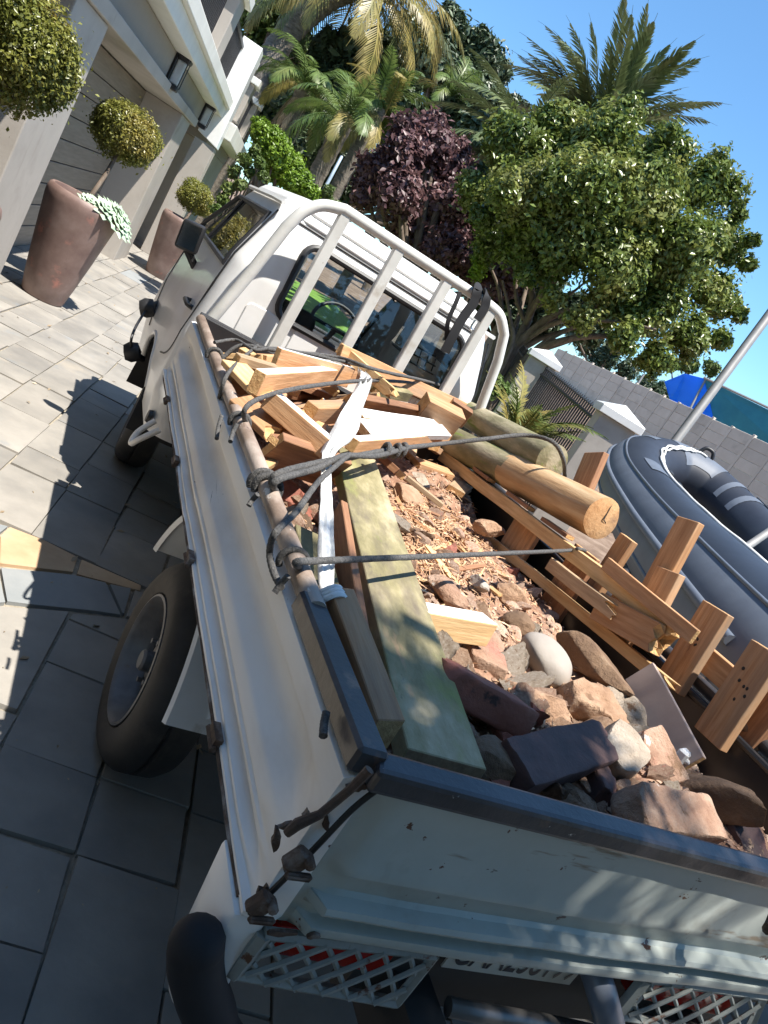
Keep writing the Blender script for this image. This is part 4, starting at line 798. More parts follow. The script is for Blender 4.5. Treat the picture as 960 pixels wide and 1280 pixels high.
brd('pallet_chunk', 'squat orange block of broken pallet at the right of the pile', Z(528, 505, 1.33), Z(572, 528, 1.335), .10, .09, 'pine', (.1, -.3, 1), cat='block')
brd('dark_pallet_chunk', 'dark red brown end block right of the orange pallet block', Z(560, 508, 1.35), Z(584, 524, 1.345), .10, .05, 'pinedark', (.1, -.3, 1), cat='block')
brd('green_block', 'small green mossy block in the middle of the timber pile', Z(470, 486, 1.30), Z(508, 494, 1.305), .05, .05, 'mossy', (0, -.2, 1), end='mossy', cat='block')
brd('brown_block', 'short orange block beside the white topped rail', Z(385, 516, 1.21), Z(426, 514, 1.225), .07, .05, 'pine', (0, -.1, 1), cat='block')
brd('brown_board_mid', 'brown board crossing under the white board end', Z(340, 520, 1.17), Z(460, 505, 1.23), .06, .03, 'pine', (0, -.5, 1))
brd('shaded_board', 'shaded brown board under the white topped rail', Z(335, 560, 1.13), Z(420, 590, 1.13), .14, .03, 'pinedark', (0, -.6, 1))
brd('splintered_board', 'splintered pale board at the front left corner', Z(292, 455, 1.20), Z(335, 500, 1.20), .02, .09, 'pinepale', (-.2, -.2, 1), jag=.05)
brd('leaning_offcut', 'orange offcut leaning against the front left rail', Z(300, 500, 1.17), Z(342, 540, 1.16), .025, .08, 'pine', (-.4, -.2, 1), jag=.03, cat='offcut')
brd('grey_batten', 'grey batten lying flat under the front rope loop', Z(296, 448, 1.22), Z(345, 462, 1.24), .03, .04, 'pinegrey', cat='batten')
brd('pale_stick', 'pale stick across the gap near the left rail', Z(318, 590, 1.08), Z(372, 560, 1.12), .02, .025, 'pinepale', cat='stick')
brd('brown_cross_board', 'brown board in the middle of the pile under the second rope', Z(430, 500, 1.24), Z(540, 520, 1.28), .10, .03, 'pinedark', (0, -.7, .7))
brd('notched_stick', 'thin stick crossing the rubble beside the first pallet block', Z(508, 597, 1.09), Z(553, 632, 1.07), .02, .03, 'pinegrey', cat='stick')
brd('white_topped_block', 'short cream timber block with white painted top in the rubble', Z(518, 772, 1.085), Z(606, 786, 1.09), .065, .06, 'pinepale', (0, .1, 1), top='paintwood', cat='block', end='paintwood')
sp = []
for i in range(46):     # splintered scraps filling the front of the pile
    if i < 22: a, c, z = R_.uniform(285, 350), R_.uniform(445, 560), 1.17
    else: a, c, z = R_.uniform(350, 545), R_.uniform(480, 560), 1.19
    p = Z(a, c, z+R_.uniform(-.05, .02)); th = R_.uniform(0, 3.14); l = R_.uniform(.06, .26); d = Vector((math.cos(th), math.sin(th), R_.gauss(0, .25)))*l/2
    if not (-.72 < p.x < .6 and p.y < 2.62): continue
    brd('wood_scrap', 'small splintered scrap of orange timber packed into the pile', p-d, p+d, R_.uniform(.015, .05), R_.uniform(.02, .06), R_.choice(['pine', 'pine', 'pinepale', 'pinedark', 'pinegrey']), (R_.gauss(0, .5), R_.gauss(0, .5), 1), group='splintered timber scraps at the front of the pile', cat='scrap', jag=R_.choice([0, .03]), top='paintwood' if R_.random() < .16 else None)
# filler bundle under the pile
for i, (a, c, z, b_, d_) in enumerate([(330, 480, 1.10, 450, 500), (310, 520, 1.05, 430, 540), (350, 470, 1.14, 500, 530), (430, 520, 1.1, 560, 545), (300, 470, 1.08, 420, 600)]):
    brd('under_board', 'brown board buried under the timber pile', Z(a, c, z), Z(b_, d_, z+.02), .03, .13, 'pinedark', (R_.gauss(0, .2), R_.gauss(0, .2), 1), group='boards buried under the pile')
for i, (a, c, z, l_, an) in enumerate([(470, 540, 1.12, .3, .4), (510, 560, 1.09, .25, 1.2), (540, 585, 1.08, .22, .2), (480, 575, 1.10, .2, 2.2), (520, 545, 1.14, .3, 2.8), (575, 610, 1.07, .2, .9)]):
    p = Z(a, c, z); d = Vector((math.cos(an), math.sin(an), .08))*l_/2; brd('dusty_board', ['dusty brown board under the long white batten', 'dusty board end right of the rope knot', 'short dusty board below the log', 'broken dusty board by the mossy plank front end', 'dusty board beneath the mossy log', 'dusty board stub under the pallet beam'][i], p-d, p+d, .03, .09, ['pine', 'pinegrey', 'pine', 'pinedark', 'pine', 'pinegrey'][i], (R_.gauss(0, .3), R_.gauss(0, .3), 1), jag=.03)
# --- broken pallet leaning along the right side
PX = .62
pal = empty('broken_pallet', (.66, 1.3, .95), 'broken pine pallet leaning on its edge along the right side of the bed', 'pallet')
X = lambda a, c, d=0: AT(a, c, x=PX+d)
def pb(name, a, c, h, t, m, up, d=0, **k): return brd(name, None, X(*a, d), X(*c, d), h, t, m, up, parent=pal, **k)
pb('stringer', (548, 566), (845, 790), .055, .04, 'pinepale', (0, 0, 1), jag=.02)
pb('stringer', (588, 655), (832, 853), .04, .022, 'pinepale', (0, .1, 1), jag=.06)
for i, (a0, a1) in enumerate(((.03, .10), (.22, .31), (.40, .50), (.56, .66))):
    p0, p1 = X(548, 562), X(845, 786); pb_ = brd('spacer', None, p0+(p1-p0)*a0+Vector((0, 0, .034)), p0+(p1-p0)*a1+Vector((0, 0, .034)), .018, .045, 'pinedark', parent=pal)
for top, bot, w, m in (((548, 585), (590, 640), .16, 'pine'), ((665, 650), (640, 735), .20, 'pine'), ((735, 690), (700, 790), .15, 'pinedark'), ((800, 742), (770, 810), .19, 'pine')):
    A_, B_ = X(*top, .045), X(*bot, .045); B_ = Vector((B_.x, A_.y+(B_.y-A_.y)*.15, min(B_.z, A_.z-.12))); brd('deck_board', None, B_, A_, .022, w, m, (1, 0, .1), parent=pal)
brd('end_block', None, X(752, 760, -.01), X(826, 800, -.01), .10, .07, 'pine', (0, .2, 1), parent=pal, jag=.03)
brd('loose_deck_board', None, X(757, 705, -.03), X(868, 797, -.03), .05, .018, 'pine', (0, 0, 1), parent=pal)
pb('cross_stick', (688, 705), (765, 765), .05, .03, 'pinegrey', (0, .3, 1), d=-.05, jag=.05)
def up_board(label, t0, t1, bm_, depthx, th, m='pine'):
    """upright plank: t0,t1 = pixel ends of its top edge, bm_ = pixel of the bottom middle"""
    A_, B_ = AT(*t0, x=depthx), AT(*t1, x=depthx); mid = (A_+B_)/2; C_ = AT(*bm_, x=depthx); w = (B_-A_).length
    L_ = (mid-C_).length; o = brd('upright_plank', label, C_, mid, th, w, m, (1, -.25, 0), cat='plank')
    if 'nail' in label:
        for k in range(6):
            nb_ = MB(); nb_.lathe([(0, .002), (R_.uniform(.003, .006), .0015), (.006, 0)], (0, 0, 0), 8, Matrix.Rotation(math.pi, 3, 'X')); q = nb_.build('nail_mark', M['recess'], origin=(0, 0, 0), fixn=False); q.parent = o; q.location = (L_*.08+R_.gauss(0, .018), R_.gauss(0, w*.16), -th/2)
    return o
up_board('upright pine plank beyond the bare end of the log', (735, 556), (757, 578), (715, 640), .84, .03, 'pinedark')
up_board('short upright plank just right of the log end', (778, 664), (796, 682), (742, 740), .76, .03)
up_board('tallest upright pine plank in front of the dinghy', (849, 642), (880, 660), (800, 770), .74, .028)
up_board('lower upright plank against the tallest one', (822, 704), (856, 724), (795, 800), .70, .028)
up_board('upright pine plank with black nail marks in the middle of the row', (879, 749), (919, 773), (838, 858), .72, .028)
up_board('upright pine plank with nail marks at the right edge of the picture', (938, 798), (985, 826), (888, 925), .72, .028)
up_board('dark upright plank behind the plank at the right edge', (965, 850), (1000, 875), (915, 945), .78, .028, 'pinedark')
brd('rear_crossbar', 'short pine bar joining the last two upright planks', AT(862, 805, x=.76), AT(935, 870, x=.76), .08, .03, 'pine', (0, 0, 1), cat='bar')
nails = MB()
brd('pink_board', 'pinkish painted board leaning inside the right of the bed', AT(800, 840, x=.52), AT(862, 958, x=.50), .10, .018, 'pinkpaint', (.25, .3, 1))
b = MB(); c = AT(853, 946, x=.49); b.box(c, (.05, .03, .045), Matrix.Rotation(.4, 3, 'Z')); b.lathe([(.008, .0), (.008, .012), (0, .012)], c+Vector((0, -.016, 0)), 8, Matrix.Rotation(rad(90), 3, 'X')); tag(b.build('white_block', M['paintwood'], bev=.006), 'small white painted metal block with a screw at the end of the pinkish board', 'block')
b = MB(); b.box2((.735, .05, .89), (.750, 2.7, 1.115)); b.tube([(.738, .06, 1.12), (.738, 2.7, 1.12)], .012, 8); b.build('shade_dark_liner', M['shadeliner'], truck)  # dark sheet put in for the right panel's inner shade; tube is black trim
# --- logs
def log(name, label, A_, B_, r0, r1, cut, group=None):
    Lg = (B_-A_).length; n = 40; na = 28; sd = random.random()*30; V = []; F = []; mi = []
    for i in range(n+1):
        t = i/n; x = -Lg/2+Lg*t; r_ = (r0+(r1-r0)*t)*(1.05 if t > cut else 1)
        for k in range(na):
            a = 2*math.pi*k/na; q = 1+.05*noise.noise((math.cos(a)*1.5, math.sin(a)*1.5, x*1.2+sd))+.022*noise.noise((math.cos(a)*5, math.sin(a)*5, x*5+sd))
            V.append((x, math.cos(a)*r_*q, math.sin(a)*r_*q))
    for i in range(n):
        for k in range(na): F.append((i*na+k, i*na+(k+1) % na, (i+1)*na+(k+1) % na, (i+1)*na+k)); mi.append(1 if (i+.5)/n+.02*math.sin(k*.9) > cut else 0)
    for i, xo in ((0, -Lg/2), (n, Lg/2)):
        base = i*na
        for j, f_ in enumerate((.8, .45)):
            o = len(V); V += [(xo+(.004*(1 if i else -1))*(j+1)+.003*noise.noise((k*.8, j, sd)), V[i*na+k][1]*f_, V[i*na+k][2]*f_) for k in range(na)]
            for k in range(na): F.append((base+k, base+(k+1) % na, o+(k+1) % na, o+k)); mi.append(2)
            base = o
        F.append(tuple(base+k for k in range(na))); mi.append(2)
    me = bpy.data.meshes.new(name); me.from_pydata(V, [], F)
    for q in ('mosslog', 'barelog', 'logend'): me.materials.append(M[q])
    me.polygons.foreach_set('material_index', mi)
    bm = bmesh.new(); bm.from_mesh(me); bmesh.ops.recalc_face_normals(bm, faces=bm.faces); bm.to_mesh(me); bm.free(); smooth(me, 50)
    if cut > 1: me.materials[2] = M['mosslog']
    o = bpy.data.objects.new(name, me); COL.objects.link(o); Mx = frame_from(A_, B_, (0, 0, 1)); Mx.translation = (A_+B_)/2; o.location, o.rotation_euler = Mx.to_translation(), Mx.to_euler(); tag(o, label, 'log', group)
    return o
lg = log('log', 'thick log with mossy front half and bare cracked sawn end', D(538, 538, 4.2), D(752, 648, 2.95), .075, .083, .56)
b = MB()   # the radial crack in the sawn end
A_ = D(752, 648, 2.95); ax = (A_-D(538, 538, 4.2)).normalized(); u1 = ax.cross(Vector((0, 0, 1))).normalized(); v1 = u1.cross(ax)
for ang, l in ((95, .074), (205, .03)):
    d = u1*math.cos(rad(ang))+v1*math.sin(rad(ang)); s_ = ax.cross(d); b.add([A_+ax*.0125+s_*.0035, A_+ax*.0125-s_*.0035, A_+d*l*.6+s_*.004+ax*.0115, A_+d*l+ax*.0085], [(0, 1, 2, 3)])
b.build('crack', M['recess'], lg, fixn=False)
log('log', 'mossy grey log lying behind the bare ended one', D(574, 512, 4.3), D(690, 577, 3.35), .07, .08, 2)
# --- ropes
def rope(label, pts, r=.0065, group='ropes tying down the load', name='rope', strands=None):
    P = spline(pts, 10); b = MB(); b.tube(P, [r*(.94+.06*math.sin(i*2.6)) for i in range(len(P))], 8)
    o = b.build(name, M['rope'], sm=60); return tag(o, label, 'rope', group), P
def loop_at(px, py, z=1.147, r=.027, n=10, tilt=.012): # a turn of rope round the left rail
    c = AT(px, py, x=-.79); return [Vector((-.79+r*math.cos(a), c.y+tilt*(a/6.28+.5), z-.002+r*math.sin(a))) for a in [-2.4-4.0*k/n for k in range(n+1)]]
rope('doubled front rope looped round the left rail and crossing to the right', loop_at(270, 440)[::1]+[Z(300, 432, 1.22), Z(345, 438, 1.27), Z(420, 446, 1.34), Z(470, 462, 1.385), Z(560, 486, 1.40), Z(618, 530, 1.36), AT(640, 545, x=.79)], .008)
rope('second strand of the front rope crossing the orange board', [Z(268, 428, 1.19), Z(295, 425, 1.22), Z(318, 437, 1.245), Z(350, 436, 1.275), Z(430, 452, 1.345), Z(500, 470, 1.38)], .007)
rope('loose tail of the front rope hanging over the rail', [Z(322, 432, 1.25), Z(298, 452, 1.21), Z(283, 470, 1.19), Z(276, 490, 1.14), Z(272, 505, 1.08)], .007)
rope('arched rope passing over the white topped timber', loop_at(298, 530)+[Z(306, 512, 1.205), Z(330, 496, 1.24), Z(380, 484, 1.29), Z(450, 476, 1.325), Z(500, 477, 1.36), Z(530, 481, 1.375)], .008)
th = loop_at(325, 610, r=.030)
rope('thick doubled rope with a knot crossing the mossy plank', th+[Z(345, 594, 1.20), Z(392, 580, 1.22), Z(440, 571, 1.235), Z(490, 562, 1.25), Z(550, 555, 1.28), D(605, 549, 3.1), D(655, 544, 3.25), D(690, 552, 3.2), D(704, 574, 3.25), D(706, 596, 3.4)], .010)
rope('second strand lying against the thick knotted rope', [p+Vector((.004, -.03, .004)) for p in th]+[Z(345, 601, 1.20), Z(395, 586, 1.222), Z(430, 570, 1.245), Z(470, 570, 1.245), Z(505, 561, 1.262)], .009)
b = MB()
for k, (a, c) in enumerate(((482, 563), (492, 562), (500, 561))):
    cc = Z(a, c, 1.252); b.tube([cc+Vector((.012*math.sin(k), .022*math.cos(t), .022*math.sin(t))) for t in [2*math.pi*j/14 for j in range(14)]], .0085, 7, closed=True)
tag(b.build('rope_knot', M['rope'], sm=60), 'bulky knot in the thick rope above the mossy plank', 'rope knot')
rope('thin rope tail hanging from the thick rope down to the left rail', [Z(437, 568, 1.25), Z(400, 600, 1.225), Z(370, 640, 1.205), Z(345, 665, 1.195), AT(337, 690, x=-.83), AT(342, 715, x=-.83), AT(352, 735, x=-.82)], .0075)
rope('straight rear rope stretched from rail to pallet over the mossy plank', loop_at(358, 715)+[Z(370, 703, 1.197), Z(400, 701, 1.19), Z(500, 697, 1.195), Z(600, 693, 1.21), AT(712, 688, x=.585), AT(722, 686, x=.60), AT(732, 690, x=.66), AT(734, 706, x=.68)], .0075)
for a, c, a2, c2, lab in ((277, 520, 271, 548, 'short rope stub hanging below the front loop'), (296, 530, 288, 552, 'short rope stub hanging from the second loop'), (322, 618, 311, 632, 'short rope stub hanging from the thick loop'), (360, 720, 343, 741, 'short rope stub hanging from the rear loop'), (408, 890, 404, 920, 'rope end with a swollen tip on the panel by the corner')):
    rope(lab, [AT(a, c, x=-.83), AT((a+a2)/2-1, (c+c2)/2, x=-.832), AT(a2, c2, x=-.836)], .0065, group='rope stubs on the left side panel')
# --- black strap slung over the hoop
st = empty('ratchet_strap', AT(598, 372, y=2.8), 'black webbing strap slung over the right end of the hoop with a hook', 'strap')
def ribbon(name, pts, w, parent, m='strap', side=None):
    P = spline(pts, 6); V = []; F = []
    for i, p in enumerate(P):
        t = (P[min(i+1, len(P)-1)]-P[max(0, i-1)]).normalized(); s_ = side or t.cross(Vector((0, -1, .2))).normalized(); s_ = (s_-t*s_.dot(t)).normalized(); nrm = s_.cross(t)*.003
        V += [p-s_*w/2-nrm, p+s_*w/2-nrm, p+s_*w/2+nrm, p-s_*w/2+nrm]
    b = MB(); n = len(P); b.add(V, [(i*4+k, i*4+(k+1) % 4, (i+1)*4+(k+1) % 4, (i+1)*4+k) for i in range(n-1) for k in range(4)]+[(0, 1, 2, 3), tuple((n-1)*4+k for k in (3, 2, 1, 0))])
    return b.build(name, M[m], parent, sm=50)
ribbon('strap_loop', [AT(606, 372, y=2.86), AT(602, 362, y=2.83), AT(596, 360, y=2.78), AT(594, 375, y=2.775), AT(578, 398, y=2.775), AT(566, 420, y=2.775), AT(556, 440, y=2.78)], .05, st, side=Vector((.85, 0, -.5)))
ribbon('strap_tail', [AT(610, 376, y=2.86), AT(608, 366, y=2.83), AT(609, 368, y=2.775), AT(606, 384, y=2.77), AT(596, 400, y=2.77)], .045, st, side=Vector((.85, 0, -.5)))
ribbon('strap_end', [AT(575, 365, y=2.78), AT(570, 378, y=2.775), AT(560, 402, y=2.78), AT(558, 425, y=2.80)], .022, st, side=Vector((1, 0, -.3)))
b = MB(); b.tube(spline([AT(594, 400, y=2.77), AT(590, 406, y=2.77), AT(588, 412, y=2.77), AT(592, 412, y=2.77)], 5), .006, 6); b.build('hook', M['chrome'], st)

# --- crumpled white tape draped over the timber and tied at the rear batten
def tape(name, label, rows, m):
    """rows: (centre, width, side direction, crease); a folded strip with thickness"""
    V = []; F = []; nw = 6
    for c, w, sd, cr in rows:
        sd = Vector(sd).normalized(); up = Vector((0, 0, 1)); V += [c+sd*(w*(k/nw-.5))+up*(cr*math.sin(k*2.4+c.y*9)+.004*noise.noise((k*.9, c.y*14, 2))) for k in range(nw+1)]
    n = len(rows); m_ = nw+1; V += [v-Vector((0, 0, .004)) for v in V]; o = n*m_
    for i in range(n-1):
        for k in range(nw): a = i*m_+k; F += [(a, a+1, a+m_+1, a+m_), (o+a+m_, o+a+m_+1, o+a+1, o+a)]
        for k in (0, nw): a = i*m_+k; F.append((a, a+m_, o+a+m_, o+a))
    b = MB(); b.add(V, F); return tag(b.build(name, M[m], sm=50), label, 'strap')
pts = [(Z(452, 464, 1.335), .055), (Z(457, 474, 1.33), .065), (Z(446, 504, 1.30), .075), (Z(436, 528, 1.27), .10), (Z(424, 548, 1.245), .10), (Z(413, 561, 1.225), .06), (Z(409, 575, 1.212), .036), (Z(408, 620, 1.195), .040), (Z(408, 680, 1.175), .042), (Z(409, 730, 1.158), .040), (Z(412, 752, 1.15), .022)]
P1 = spline([p for p, w in pts], 5); rows = []
for i, p in enumerate(P1):
    t = i/5; k = min(int(t), len(pts)-2); f_ = t-k; w = pts[k][1]*(1-f_)+pts[k+1][1]*f_; an = -.55+.5*math.sin(t*1.1)*(1 if t < 6 else .2); rows.append((p, w, (math.cos(an), math.sin(an), .25*math.sin(t*1.7) if t < 6 else .12), .010 if t < 5.5 else .003))
rows = [(p, w*.78, sd, cr) for p, w, sd, cr in rows]
tape('white_tape', 'crumpled white strap draped over the timber and running along the mossy plank', rows, 'tape')
b = MB(); c = Z(413, 755, 1.152)
for k in range(3): b.tube([c+Vector((.026*math.cos(a), .012*k-.012+.006*math.sin(a*2), .030*math.sin(a))) for a in [6.283*j/14 for j in range(14)]], .006, 6, closed=True)
tag(b.build('tape_knot', M['tape'], sm=60), 'grey white knot tying the strap to the brown batten', 'knot')
# ------------------------------------------------------------------ foliage helpers
def leaves(name, lobes, n, size, m, parent=None, shell=.45, asp=.45, upb=.35, seed=1, jit=.25, stray=.12):
    """many small folded leaves spread through the lobes [(centre, radius or (rx, ry, rz))]; tone = per leaf variation"""
    g = np.random.default_rng(seed); C = np.array([list(c) for c, r in lobes], float); Rr = np.array([(r, r, r) if np.isscalar(r) else r for c, r in lobes], float)
    w = (Rr[:, 0]*Rr[:, 1]*Rr[:, 2])**.72; idx = g.choice(len(lobes), n, p=w/w.sum())
    d = g.normal(size=(n, 3)); loose = g.random(n) < stray; d /= np.linalg.norm(d, axis=1)[:, None]; rr = shell+(1-shell)*g.random(n)**.6
    rr *= 1+jit*(np.sin(d[:, 0]*5+idx)*np.sin(d[:, 1]*6+idx*2)*np.sin(d[:, 2]*5+idx*3))+g.normal(0, .05, n)
    rr = np.where(loose, rr*g.uniform(1.0, 1.5, n), rr); P = C[idx]+d*Rr[idx]*rr[:, None]
    nrm = d*.8+g.normal(0, .55, (n, 3))+np.array([0, 0, upb]); nrm /= np.linalg.norm(nrm, axis=1)[:, None]
    a = np.cross(nrm, g.normal(size=(n, 3))); a /= np.linalg.norm(a, axis=1)[:, None]; bb = np.cross(nrm, a)
    L_ = size*g.uniform(.65, 1.35, n)[:, None]; Wd = L_*asp
    q = np.stack([P-a*L_/2, P+bb*Wd/2+nrm*Wd*.18, P+a*L_/2, P-bb*Wd/2+nrm*Wd*.18], 1).reshape(-1, 3)
    i0 = np.arange(n)*4; tri = np.stack([np.stack([i0, i0+1, i0+2], 1), np.stack([i0, i0+2, i0+3], 1)], 1).reshape(-1, 3)
    tone = np.repeat(np.clip(g.normal(.5, .2, n)+.18*np.sin(P[:, 0]*2.1+P[:, 2]*3)*np.sin(P[:, 1]*2.3), 0, 1), 2)
    org = C.mean(0) if parent is None else np.zeros(3)
    if parent is not None: q = q-np.array(wmat(parent).translation)
    else: q = q-org
    me = bpy.data.meshes.new(name); nv, nf = len(q), len(tri)
    me.vertices.add(nv); me.vertices.foreach_set('co', q.ravel()); me.loops.add(nf*3); me.loops.foreach_set('vertex_index', tri.ravel().astype(np.int32))
    me.polygons.add(nf); me.polygons.foreach_set('loop_start', (np.arange(nf)*3).astype(np.int32)); me.polygons.foreach_set('loop_total', np.full(nf, 3, np.int32))
    at = me.attributes.new('tone', 'FLOAT', 'FACE'); at.data.foreach_set('value', tone.astype(np.float32)); me.materials.append(m); me.update(); me.validate()
    o = bpy.data.objects.new(name, me); COL.objects.link(o)
    if parent is not None: o.parent = parent
    else: o.location = Vector(org)
    return o
def limbs(name, paths, m, parent, n=9):
    b = MB()
    for P, r0, r1 in paths:
        Q = spline(P, 6); k = len(Q); b.tube(Q, [r0+(r1-r0)*i/(k-1) for i in range(k)], n)
    return b.build(name, m, parent, sm=60)
def base_of(p): return Vector((p[0], p[1], hgt(p[0], p[1])-.06))
def tree(name, label, trunkpx, depth, lobes, n, size, m, bark='bark', tr=.16, group=None, paths=None, cat='tree', dz=.35, seed=1, asp=.45, shell=.45, clumps=4, jit=.35, stray=.12):
    """lobes in pixels (x, y, r); each becomes several clumps at its own depth around `depth`"""
    R_ = random.Random(seed); b0 = base_of(D(*trunkpx, depth)); e = empty(name, b0, label, cat, group)
    LB = []
    ys = sum(l[1] for l in lobes)/len(lobes); xs_ = sum(l[0] for l in lobes)/len(lobes)
    for l in lobes:
        r = l[2]/FPX*depth; dd = l[3] if len(l) > 3 else R_.uniform(-1, 1)*dz*r*3; c = D(l[0], l[1], depth+dd); LB.append((c, r*.8))
        for _ in range(clumps):
            v = Vector((R_.gauss(0, 1), R_.gauss(0, 1), R_.gauss(0, 1))).normalized(); LB.append((c+v*r*R_.uniform(.35, .85), r*R_.uniform(.3, .5)))
    cr = leaves('crown', LB, n, size, m, e, seed=seed, asp=asp, shell=shell, jit=jit, stray=stray)
    if paths is None:
        c = D(xs_, ys, depth); paths = [([b0, b0.lerp(c, .4)+Vector((.1, 0, .1)), c], tr, tr*.4)]+[([b0.lerp(c, .45), b0.lerp(LB[i][0], .75)+Vector((0, 0, .2)), LB[i][0]], tr*.5, tr*.1) for i in range(0, len(LB), clumps+1)]
    limbs('trunk', paths, M[bark], e); return e
def frond_mesh(name, L_, arch, leaf, hang, m, nl=46, seed=1, spread=55, stemr=.022, wid=.028):
    """a palm frond along +X, arching in XZ, with folded leaflets both sides"""
    R_ = random.Random(seed); P = []; x = z = 0; a = rad(arch[0])
    for i in range(nl+1):
        P.append(Vector((x, 0, z))); a = rad(arch[0]+(arch[1]-arch[0])*(i/nl)**1.25); x += L_/nl*math.cos(a); z += L_/nl*math.sin(a)
    V = []; F = []; T = []
    for i in range(nl):     # rachis, three sided
        r0, r1 = stemr*(1-i/nl)+.004, stemr*(1-(i+1)/nl)+.004; o = len(V)
        for p, r in ((P[i], r0), (P[i+1], r1)): V += [p+Vector((0, r, 0)), p+Vector((0, -r, 0)), p+Vector((0, 0, -r*1.3))]
        F += [(o, o+1, o+4, o+3), (o+1, o+2, o+5, o+4), (o+2, o, o+3, o+5)]; T += [.75]*3
    for i in range(3, nl):
        t = i/nl; ln = leaf*(math.sin(math.pi*min(1, .12+t*.95))**.6)*R_.uniform(.8, 1.1); tg = (P[min(nl, i+1)]-P[i-1]).normalized(); up = tg.cross(Vector((0, 1, 0)))*-1
        for s in (-1, 1):
            d = (tg*math.cos(rad(spread*(1-.45*t)))+Vector((0, s, 0))*math.sin(rad(spread*(1-.45*t)))+up*R_.uniform(.1, .4)*(1-hang)).normalized(); d = Vector((d.x, d.y, d.z+R_.gauss(0, .08))); b0 = P[i]; mid = b0+d*ln*.5+Vector((0, 0, -hang*ln*.18)); e = b0+d*ln*(1-.35*hang)+Vector((0, 0, -hang*ln*.62)); sd = d.cross(up).normalized()*wid*.5 if d.cross(up).length > .01 else Vector((wid*.5, 0, 0))
            o = len(V); V += [b0-sd*.5, b0+sd*.5, mid+sd, mid-sd, e]; F += [(o, o+1, o+2, o+3), (o+3, o+2, o+4)]; k = min(1, max(0, R_.gauss(.5, .2))); T += [k, k]
    me = bpy.data.meshes.new(name); me.from_pydata([tuple(p) for p in V], [], F); at = me.attributes.new('tone', 'FLOAT', 'FACE'); at.data.foreach_set('value', T); me.materials.append(m); return me
def palm(name, label, base, crown, meshes, dirs, tr=.18, group=None, bark='palmbark', skirt=None):
    """dirs: list of (azimuth deg, elevation deg, scale, mesh index)"""
    e = empty(name, base, label, 'palm tree', group)
    b = MB(); P = spline([base, base.lerp(crown, .5), crown-Vector((0, 0, .1))], 14); k = len(P); b.tube(P, [tr*(1+.09*(i % 2)+.25*max(0, i/k-.75)) for i in range(k)], 14); b.build('trunk', M[bark], e, sm=60)
    for az, el, s, mi in dirs:
        o = bpy.data.objects.new('frond', meshes[mi]); COL.objects.link(o); o.parent = e; o.location = crown-base+Vector((random.gauss(0, .08), random.gauss(0, .08), random.gauss(0, .08))); o.rotation_euler = (rad(random.uniform(-12, 12)), -rad(el), rad(az)); o.scale = (s, s, s)
    return e
# ------------------------------------------------------------------ big trees on the right and behind the truck
q = lambda a, c, d=13.: D(a, c, d)
fb = base_of(q(628, 470))
ft = tree('broadleaf_tree', 'big round glossy green tree with many bare stems behind the gate', (628, 470), 13., [(640, 175, 40), (700, 165, 45), (765, 165, 45), (830, 190, 42), (880, 235, 42), (900, 300, 42, .3), (890, 365, 38, .2), (860, 420, 34, 0), (820, 445, 26, -.3), (600, 240, 32, -.2), (610, 305, 28, 0), (660, 240, 50, -1.2), (730, 235, 55, -1.6), (800, 255, 55, -1.4), (690, 375, 18, -1.), (730, 395, 20, -1.2), (780, 420, 24, -1.), (655, 345, 16, -1.), (850, 320, 50, -1.), (700, 305, 48, -1.2), (770, 330, 50, -1.3), (820, 390, 42, -.6), (650, 310, 32, -.6), (740, 250, 60, 1.0), (820, 330, 60, 1.2), (690, 260, 55, 1.2), (925, 262, 12, 0), (940, 300, 11, -.2), (935, 330, 13, .2), (925, 395, 13, 0), (760, 380, 35, -.6), (700, 150, 25, 0), (600, 275, 20, -.8), (900, 425, 18, 0)],
          165000, .098, M['ficus'], seed=3, asp=.5, shell=.05, clumps=9, jit=.45, paths=[
    ([fb, q(640, 440), q(664, 385), q(660, 345), q(640, 300)], 0.105, 0.028), ([q(645, 432), q(690, 395, 12.6), q(740, 385, 12.4), q(800, 400, 12.3)], 0.081, 0.028), ([q(664, 385), q(690, 355, 12.7), q(715, 320, 12.5), q(740, 260, 12.4)], 0.068, 0.021), ([fb, q(650, 455), q(705, 425, 12.5), q(780, 420, 12.3), q(850, 420)], 0.087, 0.021), ([q(655, 400), q(645, 370), q(648, 335), q(655, 300)], 0.043, 0.021),
    ([q(690, 355, 12.7), q(700, 330), q(690, 280), q(680, 230)], 0.043, 0.014), ([q(660, 420), q(715, 390, 12.8), q(770, 350, 13.2), q(840, 330)], 0.056, 0.014), ([q(664, 385), q(700, 345, 13.4), q(770, 280, 13.6), q(800, 220)], 0.050, 0.014), ([fb, q(622, 420, 13.2), q(625, 370, 13.2), q(612, 330, 13.2)], 0.062, 0.021), ([q(640, 425), q(660, 350, 13.6), q(668, 290, 13.5)], 0.050, 0.014),
    ([fb, q(636, 440, 12.8), q(638, 400, 12.7), q(628, 350, 12.6)], .06, .02), ([fb, q(660, 445, 12.8), q(720, 405, 12.5), q(760, 370, 12.2)], .06, .02), ([q(650, 430), q(700, 402, 12.4), q(770, 402, 12.1), q(820, 412, 12)], .05, .02), ([q(655, 410), q(676, 365, 12.5), q(684, 320, 12.3)], .05, .02), ([q(655, 430), q(740, 400, 12.9), q(800, 360, 12.9)], .05, .015), ([q(664, 385), q(705, 372, 12.3), q(735, 350, 12)], .04, .015)])
